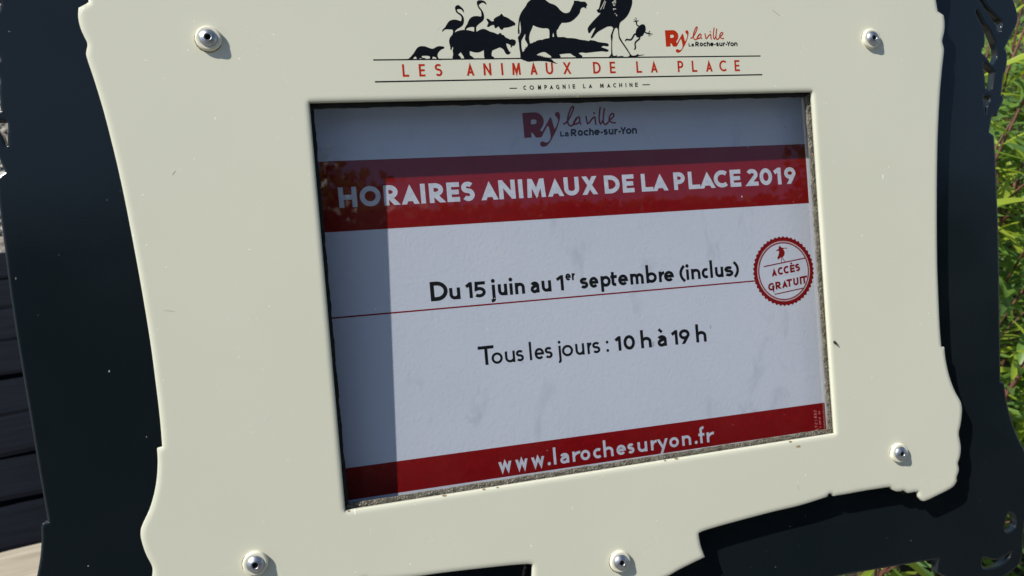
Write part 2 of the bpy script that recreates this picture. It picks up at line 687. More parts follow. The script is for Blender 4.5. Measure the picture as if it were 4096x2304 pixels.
# ------------------------------------------------------------------ setting: ground
def make_ground_mat():
    m, nt, p = new_mat('gravel_ground')
    tc = N(nt, 'ShaderNodeTexCoord')
    v = N(nt, 'ShaderNodeTexVoronoi')
    v.inputs['Scale'].default_value = 38
    nt.links.new(tc.outputs['Object'], v.inputs['Vector'])
    sep = N(nt, 'ShaderNodeSeparateColor')
    nt.links.new(v.outputs['Color'], sep.inputs[0])
    n = noise(nt, 3, 5, 0.6)
    c = mix(nt, sep.outputs[0], (0.20, 0.18, 0.145), (0.42, 0.40, 0.35))
    c = mix(nt, ramp(nt, v.outputs['Distance'], [(0.35, 0.0), (0.8, 0.85)]), c, (0.06, 0.05, 0.035))
    c = mix(nt, ramp(nt, n.outputs[0], [(0.55, 0.0), (0.75, 0.5)]), c, (0.12, 0.14, 0.05))
    nt.links.new(c, p.inputs['Base Color'])
    p.inputs['Roughness'].default_value = 0.9
    nt.links.new(bump(nt, v.outputs['Distance'], -0.8, 0.02), p.inputs['Normal'])
    return m


M_GROUND = make_ground_mat()
g = mesh_obj('ground', [(-120, -120, -0.02), (120, -120, -0.02), (120, 120, -0.02), (-120, 120, -0.02)], [(0, 1, 2, 3)], M_GROUND)
tag(g, kind='structure')

M_SOIL = simple_mat('planting_soil', (0.055, 0.042, 0.028), 0.95, 0, 30, 0.5, 0.6)
bed = [(0.30, 0.22), (0.9, -0.25), (2.2, -0.6), (5.5, 0.2), (8.5, 3.2), (8.2, 7.5), (4.0, 7.8), (1.6, 4.2), (0.45, 1.7), (0.22, 0.8)]
bs = smooth_poly([Vector(b) for b in bed], True, 80, 4)
bmx = bmesh.new()
ctr = Vector((2.6, 2.4))
rings_ = []
for k, (f_, z) in enumerate(((1.0, -0.018), (0.97, 0.012), (0.6, 0.03), (0.2, 0.035))):
    rings_.append([bmx.verts.new((ctr.x + (p.x - ctr.x) * f_, ctr.y + (p.y - ctr.y) * f_, z + random.uniform(-.004, .004))) for p in bs])
for a, b in zip(rings_, rings_[1:]):
    for i in range(len(a)):
        bmx.faces.new((a[i], a[(i + 1) % len(a)], b[(i + 1) % len(a)], b[i]))
bmx.faces.new(rings_[-1])
soil = bm_obj('planting_bed', bmx, M_SOIL)
tag(soil, kind='structure')

# gravel stones on the left, real pebbles where they can be told apart
M_PEBBLE = []
for k_, cc in enumerate(((0.42, 0.40, 0.35), (0.30, 0.27, 0.22), (0.50, 0.47, 0.41))):
    M_PEBBLE.append(simple_mat('pebble_stone', cc, 0.85, 0, 120, 0.35))
pv, pf = [], []
def pebble(x, y, r):
    s = len(pv)
    a0 = random.uniform(0, PI)
    ex, ey, ez = r * random.uniform(.8, 1.25), r * random.uniform(.6, .9), r * random.uniform(.4, .65)
    for zz, q in ((-.4, .75), (.15, 1.0), (.7, .62)):
        for i in range(5):
            a = i * 2 * PI / 5 + zz
            u, v = ex * q * math.cos(a), ey * q * math.sin(a)
            pv.append((x + u * math.cos(a0) - v * math.sin(a0), y + u * math.sin(a0) + v * math.cos(a0), -0.018 + ez * (zz + .4)))
    pv.append((x, y, -0.018 + ez * 1.35))
    for k in range(2):
        for i in range(5):
            j = (i + 1) % 5
            pf.append((s + k * 5 + i, s + k * 5 + j, s + k * 5 + 5 + j, s + k * 5 + 5 + i))
    for i in range(5):
        pf.append((s + 10 + i, s + 10 + (i + 1) % 5, s + 15))
for _ in range(9000):
    y = 2.2 + 5.2 * random.random()
    x = -2.9 + 2.9 * random.random() - 0.12 * (y - 2)
    pebble(x, y, random.uniform(.009, .022))
gv = mesh_obj('gravel', pv, pf, M_PEBBLE, None, True)
for p in gv.data.polygons:
    p.material_index = (p.index // 15) % 3
tag(gv, 'loose pale beige gravel lying behind the boardwalk', 'gravel', kind='stuff')

# ------------------------------------------------------------------ boardwalk
def wood_mat(name, a, b, dark):
    m, nt, p = new_mat(name)
    vec = mapped(nt, (1.0, 14, 14))
    n = noise(nt, 7, 6, 0.65, vec, 0.4)
    n2 = noise(nt, 2.5, 4, 0.6)
    c = mix(nt, ramp(nt, n.outputs[0], [(0.3, 0.0), (0.68, 1.0)]), a, b)
    c = mix(nt, ramp(nt, n2.outputs[0], [(0.5, 0.0), (0.8, 0.6)]), c, dark)
    nt.links.new(c, p.inputs['Base Color'])
    p.inputs['Roughness'].default_value = 0.8
    p.inputs['Specular IOR Level'].default_value = 0.08
    nt.links.new(bump(nt, n.outputs[0], 0.5, 0.004), p.inputs['Normal'])
    return m


M_WDARK = wood_mat('dark_timber', (0.0018, 0.0024, 0.0045), (0.0055, 0.007, 0.0115), (0.0015, 0.002, 0.004))  # near-black board tones with a faint grain
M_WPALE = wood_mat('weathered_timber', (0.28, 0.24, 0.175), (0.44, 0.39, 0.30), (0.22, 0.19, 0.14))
deck = empty('boardwalk', Matrix.Translation((-0.75, 1.25, 0)) @ Matrix.Rotation(math.radians(6.0), 4, 'Z'))
tag(deck, 'low deck of dark boards with one pale board beside the gravel', 'deck')


def board(name, y0, y1, z, x0, x1, mat, thick=0.03):
    n = 22
    rows = []
    bm = bmesh.new()
    e = 0.006
    prof = [(y0, -thick), (y0, -e), (y0 + e, 0), (y1 - e, 0), (y1, -e), (y1, -thick)]
    ph = random.uniform(0, 9)
    for i in range(n + 1):
        x = x0 + (x1 - x0) * i / n
        w = 0.003 * math.sin(x * 9 + ph) + 0.0015 * math.sin(x * 23 + 2 * ph)
        rows.append([bm.verts.new((x, y + w, z + dz + 0.002 * math.sin(x * 5 + ph))) for y, dz in prof])
    for a, b in zip(rows, rows[1:]):
        for k in range(5):
            bm.faces.new((a[k], b[k], b[k + 1], a[k + 1]))
        bm.faces.new((a[5], b[5], b[0], a[0]))
    bm.faces.new(rows[0][::-1])
    bm.faces.new(rows[-1])
    return bm_obj(name, bm, mat, deck)


line_y = [1.712, 1.540, 1.384, 1.229, 1.076, 0.940, 0.805]           # board joints read on the ground
line_y = [2.05, 1.88] + line_y
local_y = [(y - 1.25) for y in line_y]
gap = [0.010, .010, .011, .010, .012, .016, .012, .013, .014]
for i in range(len(local_y) - 1):
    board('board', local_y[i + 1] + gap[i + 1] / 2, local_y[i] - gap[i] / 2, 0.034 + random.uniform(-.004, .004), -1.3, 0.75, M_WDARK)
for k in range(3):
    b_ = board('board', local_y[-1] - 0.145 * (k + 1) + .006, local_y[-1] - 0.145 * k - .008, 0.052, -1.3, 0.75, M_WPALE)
    b_['label'] = 'pale weathered board at the deck edge'
for x in (-1.1, -0.2, 0.6):
    board('joist', local_y[-1] - .42, local_y[0], 0.002, x, x + 0.07, M_WDARK, 0.028)

# ------------------------------------------------------------------ the sign
sign = empty('information_sign', SIGN)
tag(sign, 'cream painted metal information panel with ornate cut edge over an anthracite backplate', 'sign')

panel = plate('front_panel', cream_outline, [rect(-WX, WX, -WY, WY)], 0.0, 0.0024, 0.0007, M_CREAM, sign)
panel['label'] = 'cream painted front panel with wavy cut outline and window opening'
back = plate('back_panel', dark_outline, cuts + [rect(-.172, .172, -.128, .128)], DARK_Z, 0.005, 0.0007, M_DARK, sign)
back['label'] = 'glossy anthracite backplate with ornamental cut-outs'


def box_bm(bm, x0, x1, y0, y1, z0, z1):
    v = [bm.verts.new((x, y, z)) for z in (z0, z1) for y in (y0, y1) for x in (x0, x1)]
    for q in ((0, 2, 3, 1), (4, 5, 7, 6), (0, 1, 5, 4), (2, 6, 7, 3), (0, 4, 6, 2), (1, 3, 7, 5)):
        bm.faces.new([v[i] for i in q])


# case behind the window: four walls and a back
bm = bmesh.new()
box_bm(bm, -.171, -.1665, -.127, .127, -.034, -.0026)
box_bm(bm, .1665, .171, -.127, .127, -.034, -.0026)
box_bm(bm, -.1663, .1663, .1225, .127, -.034, -.0026)
box_bm(bm, -.1663, .1663, -.127, -.1225, -.034, -.0026)
box_bm(bm, -.1663, .1663, -.1223, .1223, -.034, -.030)
bm_obj('window_case', bm, M_BLACK, sign)

# sealing round the window: deep shade painted black on left and top, crumbling dirty foam where it shows below and right
def seal_strip(name, sides, material):
    q = rect(-WX + .0020, WX - .0014, -WY + .0022, WY - .0021)
    o = rect(-.160, .160, -.1165, .1165)
    verts, faces = [], []
    for k in sides:
        a, b, oa, ob = q[k], q[(k + 1) % 4], o[k], o[(k + 1) % 4]
        n = 120
        d = (b - a).normalized()
        nrm = Vector((-d.y, d.x))
        rows = []
        for i in range(n + 1):
            t = i / n
            w = (0.00013 * math.sin(t * 61 + k) + 0.0001 * math.sin(t * 143 + 2 * k) + random.uniform(-.00012, .00012)) if 0 < i < n else 0
            p = a.lerp(b, t) + nrm * w
            e = oa.lerp(ob, t)
            m_ = p.lerp(e, .12)
            s0 = len(verts)
            j = random.uniform(-.0003, .0001)
            verts += [(p.x, p.y, -.0056), (p.x, p.y, -.0043 + j), (m_.x, m_.y, -.0040 + random.uniform(-.0003, .0001)), (e.x, e.y, -.0042)]
            rows.append(s0)
        for r0, r1 in zip(rows, rows[1:]):
            for c in range(3):
                faces.append((r0 + c + 1, r1 + c + 1, r1 + c, r0 + c)[::-1])
    return mesh_obj(name, verts, faces, material, sign)


M_SEAL_SHADE = simple_mat('seal_shade_black', (0.006, 0.006, 0.005), 0.8, 0, 400, .4)
seal_strip('seal_shade_strip', (2, 3), M_SEAL_SHADE)
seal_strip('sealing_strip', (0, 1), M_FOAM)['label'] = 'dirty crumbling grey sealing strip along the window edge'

bm = bmesh.new()
vv = [bm.verts.new((x, y, -.0057)) for x, y in ((-.163, -.119), (.163, -.119), (.163, .119), (-.163, .119))]
bm.faces.new(vv)
pane = bm_obj('window_pane', bm, M_GLASS, sign)
pane['label'] = 'dusty scratched clear pane in the window'

# hidden support: spacers and post
inv = SIGN.inverted()
for sx in (-1, 1):
    for yy in (.1376, -.1245):
        cx = sx * .1945
        bm = bmesh.new()
        box_bm(bm, cx - .006, cx + .006, yy - .006, yy + .006, DARK_Z - .0005, -.0020)
        bm_obj('spacer', bm, M_BLACK, sign)
    bm = bmesh.new()
    box_bm(bm, sx * .12 - .02, sx * .12 + .02, -.16, .16, -.062, -.0335)
    bm_obj('bracket', bm, M_DARK, sign)
    bm = bmesh.new()
    pts = []
    for zw in (-0.05, 0.985):
        for (dx, dy) in ((-.02, .045), (.02, .045), (.02, .085), (-.02, .085)):
            pts.append(bm.verts.new(inv @ Vector((sx * .12 + dx, dy, zw))))
    for i in range(4):
        j = (i + 1) % 4
        bm.faces.new((pts[i], pts[j], pts[4 + j], pts[4 + i]))
    bm.faces.new(pts[4:])
    bm.faces.new(pts[:4][::-1])
    bm_obj('post', bm, M_DARK, sign)


# ------------------------------------------------------------------ rivets
def lathe(prof, n=32, cx=0, cy=0):
    v, f = [], []
    for r, z in prof:
        for i in range(n):
            a = i * 2 * PI / n
            v.append((cx + r * math.cos(a), cy + r * math.sin(a), z))
    for k in range(len(prof) - 1):
        for i in range(n):
            j = (i + 1) % n
            f.append((k * n + i, k * n + j, (k + 1) * n + j, (k + 1) * n + i))
    return v, f


riv_me = {}
def rivet(cx, cy, tilt, rot):
    e = bpy.data.objects.new('rivet', None)
    e.empty_display_size = 0.01
    link(e, sign)
    e.location = (cx, cy, 0)
    e.rotation_euler = (tilt, -tilt * .6, rot)
    v, f = lathe([(.0061, -.0008), (.00615, .0009), (.0060, .0017), (.0056, .0021), (.0050, .0022), (.0035, .0020)])
    cap = mesh_obj('washer_cap', v, f, M_CAP, e, True)
    v, f = lathe([(.0042, .0018), (.0043, .0023), (.0041, .0027), (.0033, .0034), (.0024, .0039), (.0019, .0042),
                  (.0017, .0042), (.00150, .0039), (.00135, .0033)])
    mesh_obj('rivet_head', v, f, M_ALU, e, True)
    v, f = lathe([(.00137, .0034), (.00125, .0022), (.0001, .0020)], 20)
    mesh_obj('bore', v, f, M_HOLE, e, True)
    # grime crescent left on the paint
    v, f = [], []
    n = 46
    a0 = math.radians(140)
    for i in range(n):
        a = a0 + math.radians(190) * i / (n - 1)
        w = .00018 + .00035 * random.random() * math.sin(PI * i / (n - 1))
        for rr in (.0060, .0062 + w):
            v.append((rr * math.cos(a), rr * math.sin(a), .00012 - 0.0000))
    for i in range(n - 1):
        f.append((2 * i, 2 * i + 1, 2 * i + 3, 2 * i + 2))
    mesh_obj('grime_ring', v, f, M_GRIME, e)
    return e


for (px, py), t, r in (((832, 151), .00, 0), ((3491, 152), .03, 1), ((1021, 2257), .02, 2), ((2484, 2249), -.02, 3), ((3603, 1813), .03, 4)):
    p = hit(px, py, 0.0022)
    rivet(p.x, p.y, t, r * 0.0)

# ------------------------------------------------------------------ lettering: a pen-stroke alphabet
def arc(cx, cy, rx, ry, a0, a1, n=14):
    return [(cx + rx * math.cos(math.radians(a0 + (a1 - a0) * i / n)), cy + ry * math.sin(math.radians(a0 + (a1 - a0) * i / n)))
            for i in range(n + 1)]


def glyph(ch, w, H=1.0, X=0.7, A=1.2, D=0.3, wide=None):
    """centre-line strokes for a letter whose capital height is H; returns strokes and natural width.
    a stroke is a point list, or ('dot', x, y)"""
    h = w / 2
    T, B = H - h, h
    def apex(half_w, height):
        m = h * 2
        for _ in range(30):
            m = 0.5 * m + 0.5 * h / max(0.15, math.sin(math.atan2(half_w, max(.2, height - m))))
        return m
    S = []
    if ch == 'A':
        W = .86; m = apex(W / 2 - h * 1.1, H)
        S = [[(h * 1.1, 0), (W / 2, H - m * .97), (W - h * 1.1, 0)], [(W * .24, .27), (W * .76, .27)]]
    elif ch in 'CG':
        W = .84 if ch == 'C' else .9
        S = [arc(.5, .5, .5 - h, .5 - h, 48, 312, 26)]
        if ch == 'G':
            S = [arc(.5, .5, .5 - h, .5 - h, 48, 318, 26) + [(W - h, .2), (W - h, .5 - h)], [(.55, .46), (W, .46)]]
    elif ch == 'D':
        W = .80
        S = [[(h, 0), (h, H)], [(h, T), (W - .5, T)] + arc(W - .5, .5, .5 - h, .5 - h, 90, -90, 18) + [(h, B)]]
    elif ch == 'E':
        W = .56; S = [[(h, 0), (h, H)], [(h, T), (W, T)], [(h, .5), (W * .94, .5)], [(h, B), (W, B)]]
    elif ch == 'H':
        W = .80; S = [[(h, 0), (h, H)], [(W - h, 0), (W - h, H)], [(h, .5), (W - h, .5)]]
    elif ch == 'I':
        W = w; S = [[(h, 0), (h, H)]]
    elif ch == 'L':
        W = .54; S = [[(h, 0), (h, H)], [(h, B), (W, B)]]
    elif ch == 'M':
        W = 1.0
        S = [[(h, 0), (h + .06, H * .999)], [(W - h, 0), (W - h - .06, H * .999)],
             [(h + .08, H - h * .5), (W / 2, h * 2.0), (W - h - .08, H - h * .5)]]
    elif ch == 'N':
        W = .84; S = [[(h, 0), (h, H)], [(W - h, 0), (W - h, H)], [(h * 1.1, H - h * .8), (W - h * 1.1, h * .8)]]
    elif ch in 'O0Qo':
        if ch == 'O': W, R = 1.0, 1.0
        elif ch == '0': W, R = .74, 1.0
        else: W, R = X * .98, X
        S = [('loop', arc(W / 2, R / 2, W / 2 - h, R / 2 - h, 0, 360, 30)[:-1])]
    elif ch in 'PR':
        W = .62 if ch == 'P' else .66
        r = (T - .44) / 2
        S = [[(h, 0), (h, H)], [(h, T), (.60 - r - h, T)] + arc(.60 - r - h, T - r, r, r, 90, -90, 14) + [(h, T - 2 * r)]]
        if ch == 'R': S.append([(.60 - r - h - .05, .46), (W - h * 1.1, 0)])
    elif ch == 'S':
        W = .58; r1_ = (T - .53) / 2 + .0; r2_ = (.53 - B) / 2
        S = [arc(.29 + .0, T - r1_, .29 - h * .9, r1_, 35, 250, 16)[:-1] + arc(.29, B + r2_, .29 - h * .9, r2_, 70, -145, 16)]
    elif ch == 'T':
        W = .66; S = [[(W / 2, 0), (W / 2, H)], [(0, T), (W, T)]]
    elif ch == 'U':
        W = .76; r = W / 2 - h
        S = [[(h, H), (h, h + r)] + arc(W / 2, h + r, r, r, 180, 360, 16) + [(W - h, H)]]
    elif ch == 'X':
        W = .80; S = [[(h * 1.2, 0), (W - h * 1.3, H)], [(h * 1.3, H), (W - h * 1.2, 0)]]
    elif ch == 'Y':
        W = .84; S = [[(h * 1.2, H), (W / 2, .42), (W - h * 1.2, H)], [(W / 2, 0), (W / 2, .46)]]
    elif ch == '1':
        W = .40; S = [[(W - h, 0), (W - h, H)], [(h * .5, .72), (W - h * 1.2, H - h * .9)]]
    elif ch == '2':
        W = .66; r = .33 - h
        S = [arc(.33, T - r, r, r, 155, -25, 14) + [(h * 1.3, B), (W, B)]]
    elif ch == '5':
        W = .62; r = .31 - h * .6
        S = [[(W * .95, T), (h + .05, T), (h + .03, .52)] + arc(.28, .33, .34 - h, .33 - h, 118, -135, 18)]
    elif ch == '9':
        W = .70; r = .35 - h
        S = [('loop', arc(.35, T - r, r, r, 0, 360, 24)[:-1]), arc(.35, T - r, r, r, 0, -18, 4) + [(W * .36, 0)]]
    elif ch in 'a':
        W = X * .80
        S = [arc(W * .48, X - h - .2, W * .52 - h, .2, 150, 0, 12) + [(W - h, 0)],
             arc(W * .48, .20 * X / .7 + .02, W * .48 - h * .4, .21 * X / .7 - h * .6, 40, 330, 16)]
        S[1] = [(W - h, X * .60)] + [(W * .52, X * .60)] + arc(W * .46, X * .32, W * .46 - h, X * .29 - h * .5, 95, 290, 14) + [(W - h, X * .24)]
    elif ch == 'b':
        W = X * .98; S = [[(h, 0), (h, A)], ('loop', arc(W / 2, X / 2, W / 2 - h, X / 2 - h, 0, 360, 26)[:-1])]
    elif ch == 'c':
        W = X * .80; S = [arc(X * .5, X / 2, X * .5 - h, X / 2 - h, 52, 308, 20)]
    elif ch == 'e':
        W = X * .94; r = W / 2 - h
        S = [[(h, X * .50), (W - h, X * .50)] + arc(W / 2, X / 2, r, X / 2 - h, 4, 318, 24)]
    elif ch == 'f':
        W = .46; S = [[(.18, 0), (.18, A - .2)] + arc(.36, A - .2, .18, .2 - h, 180, 80, 8), [(0, X - h), (W * .9, X - h)]]
    elif ch in 'hnmru':
        W = {'h': X * .86, 'n': X * .86, 'm': X * 1.36, 'r': X * .52, 'u': X * .86}[ch]
        if ch == 'u':
            r = W / 2 - h
            S = [[(h, X), (h, h + r)] + arc(W / 2, h + r, r, r, 180, 350, 12), [(W - h, 0), (W - h, X)]]
        elif ch == 'r':
            S = [[(h, 0), (h, X)], arc(W + h * .1, X * .45, W - h, X * .55 - h, 172, 88, 10)]
        elif ch == 'm':
            r = (W - w) / 4
            S = [[(h, 0), (h, X)]]
            for k in range(2):
                c = h + r + 2 * r * k
                S.append(arc(c, X - h - r, r, r, 172, 0, 12) + [(c + r, 0)])
        else:
            r = W / 2 - h
            S = [[(h, 0), (h, A if ch == 'h' else X)], arc(W / 2, X - h - r, r, r, 172, 0, 14) + [(W - h, 0)]]
    elif ch in 'ij':
        if ch == 'i':
            W = w; S = [[(h, 0), (h, X)], ('dot', h, X + .24)]
        else:
            W = .26; S = [[(W - h, X), (W - h, -D + .12)] + arc(W - h - .14, -D + .12, .14, .12 - h * .3, 0, -80, 8), ('dot', W - h, X + .24)]
    elif ch == 'l':
        W = w; S = [[(h, 0), (h, A)]]
    elif ch == 'p':
        W = X * .98; S = [[(h, -D), (h, X)], ('loop', arc(W / 2, X / 2, W / 2 - h, X / 2 - h, 0, 360, 26)[:-1])]
    elif ch == 's':
        W = X * .72; mid = X * .52; ra = (X - h - mid) / 2; rb = (mid - h) / 2
        S = [arc(W / 2, X - h - ra, W / 2 - h * .8, ra, 30, 250, 14)[:-1] + arc(W / 2, h + rb, W / 2 - h * .8, rb, 70, -150, 14)]
    elif ch == 't':
        W = .48; S = [[(.16, X + .22), (.16, .18)] + arc(.34, .18, .18, .18 - h, 180, 280, 8), [(0, X - h), (W * .95, X - h)]]
    elif ch in 'vy':
        W = X * .94; S = [[(h * 1.1, X), (W / 2, h * .9), (W - h * 1.1, X)]]
        if ch == 'y': S = [[(h * 1.1, X), (W * .53, h * .6)], [(W - h * 1.1, X), (W * .32, -D)]]
    elif ch == 'w':
        W = X * 1.32
        S = [[(h, X), (W * .28, h * 1.3), (W * .5, X - h * .9), (W * .72, h * 1.3), (W - h, X)]]
    elif ch == '-':
        W = .36; S = [[(0, .36), (W, .36)]]
    elif ch == '.':
        W = w * 1.25; S = [('dot', W / 2, W / 2)]
    elif ch == ':':
        W = w * 1.25; S = [('dot', W / 2, W / 2), ('dot', W / 2, X - W / 2)]
    elif ch == '(':
        W = .38; S = [arc(.95, .46, .95 - h, .86, 142, 218, 14)]
    elif ch == ')':
        W = .38; S = [arc(W - .95, .46, .95 - h, .86, 38, -38, 14)]
    elif ch == '`':
        W = .3; S = [[(0, 1.27), (.2, 1.08)]]
    elif ch == '_':
        W = .6; S = [[(0, .45), (W, .45)]]
    else:
        W = .5
    return S, W


def strokes_extent(S, w):
    xs = []
    for st in S:
        if st[0] == 'dot': xs += [st[1] - w * .6, st[1] + w * .6]
        elif st[0] == 'loop': xs += [p[0] + k * w / 2 for p in st[1] for k in (-1, 1)]
        else:
            xs += [p[0] for p in st]
    return min(xs), max(xs)


def set_line(pr, chars, ext, base, top, weight, surf, X=.7, A=1.2, D=.3):
    """place letters between measured left/right pixels; base/top: two pixel points on each line"""
    def ln(q, x):
        (xa, ya), (xb, yb) = q
        return ya + (yb - ya) * (x - xa) / (xb - xa)
    for ch, (l, r) in zip(chars, ext):
        hs = 1.0
        if isinstance(ch, tuple): ch, hs, dy = ch[0], ch[1], (ch[2] if len(ch) > 2 else 0)
        else: dy = 0
        def yb_at(x): return ln(base, x)
        xm = (l + r) / 2
        bl, tl = ln(base, xm), ln(top, xm)
        full = bl - tl
        midy = bl - full * (.35 + dy)
        pl = surf((l, midy + (ln(base, l) - bl))); prr = surf((r, midy + (ln(base, r) - bl)))
        pb = surf((xm, bl - full * dy)); pt = surf((xm, bl - full * dy - full * hs))
        Hm = pt.y - pb.y
        Wm = prr.x - pl.x
        w_rel = weight / (hs if hs < 1 else 1)
        S, W = glyph(ch[0], w_rel if hs >= 1 else weight, 1.0, X, A, D)
        weight_here = weight
        u0, u1 = 0.0, W
        k = Wm / (u1 - u0)
        # horizontal scale k, vertical scale Hm; slope of the line inside the plane
        slope = (prr.y - pl.y) / max(1e-6, Wm)
        # re-make the glyph with widths compensated so strokes keep their weight
        def P(u, v):
            x = pl.x + (u - u0) * k
            y = pb.y + v * Hm + slope * (x - (pl.x + prr.x) / 2)
            return Vector((x, y, (P_Z0 + P_M * y) if surf is on_poster else 0.0))
        sw = weight * Hm
        # keep outer stroke edges inside the measured box when k differs from Hm
        fix = (weight / 2) * (Hm - k)
        def Q(u, v):
            t = (u - u0) / max(1e-6, (u1 - u0))
            p = P(u, v)
            p.x += fix * (1 - 2 * t)
            return p
        for st in S:
            if st[0] == 'dot':
                c = Q(st[1], st[2])
                rr = sw * .62
                ring = []
                for i in range(14):
                    a = 2 * PI * i / 14
                    q = Vector((c.x + rr * math.cos(a), c.y + rr * math.sin(a), 0))
                    q.z = (P_Z0 + P_M * q.y) if surf is on_poster else 0
                    ring.append(q)
                pr.poly3(ring)
            elif st[0] == 'loop':
                pr.stroke3([Q(*p) for p in st[1]], sw, closed=True)
            else:
                flat = [any(abs(p[1] - lv) < 1e-6 for lv in (0.0, 1.0, X, A, -D)) for p in (st[0], st[-1])]
                pr.stroke3([Q(*p) for p in st], sw, cut=flat)
        if len(ch) > 1 and ch[1] == '`':
            pr.stroke3([P(W * .22, 1.28 if ch[0].isupper() else X + .42), P(W * .55, 1.10 if ch[0].isupper() else X + .2)], sw * .9)


def pen(pr, pts, w, surf, n=5):
    q = smooth_poly(pts, False, 75, n)
    pr.stroke3([surf(p) for p in q], w)


def line_print(name, mat, parent, surf, lift=0.00004):
    p = Print(surf, lift)
    if surf is on_poster: p.slope = P_M
    return p


# ---- printing on the cream panel
a_ = lambda pts: Z(1600, 0, 480 / 2576, pts)
b_ = lambda pts: Z(2040, 0, 480 / 2576, pts)
c_ = lambda pts: Z(2340, 0, 320 / 1932, pts)
d_ = lambda pts: Z(2630, 90, 360 / 2576, pts)

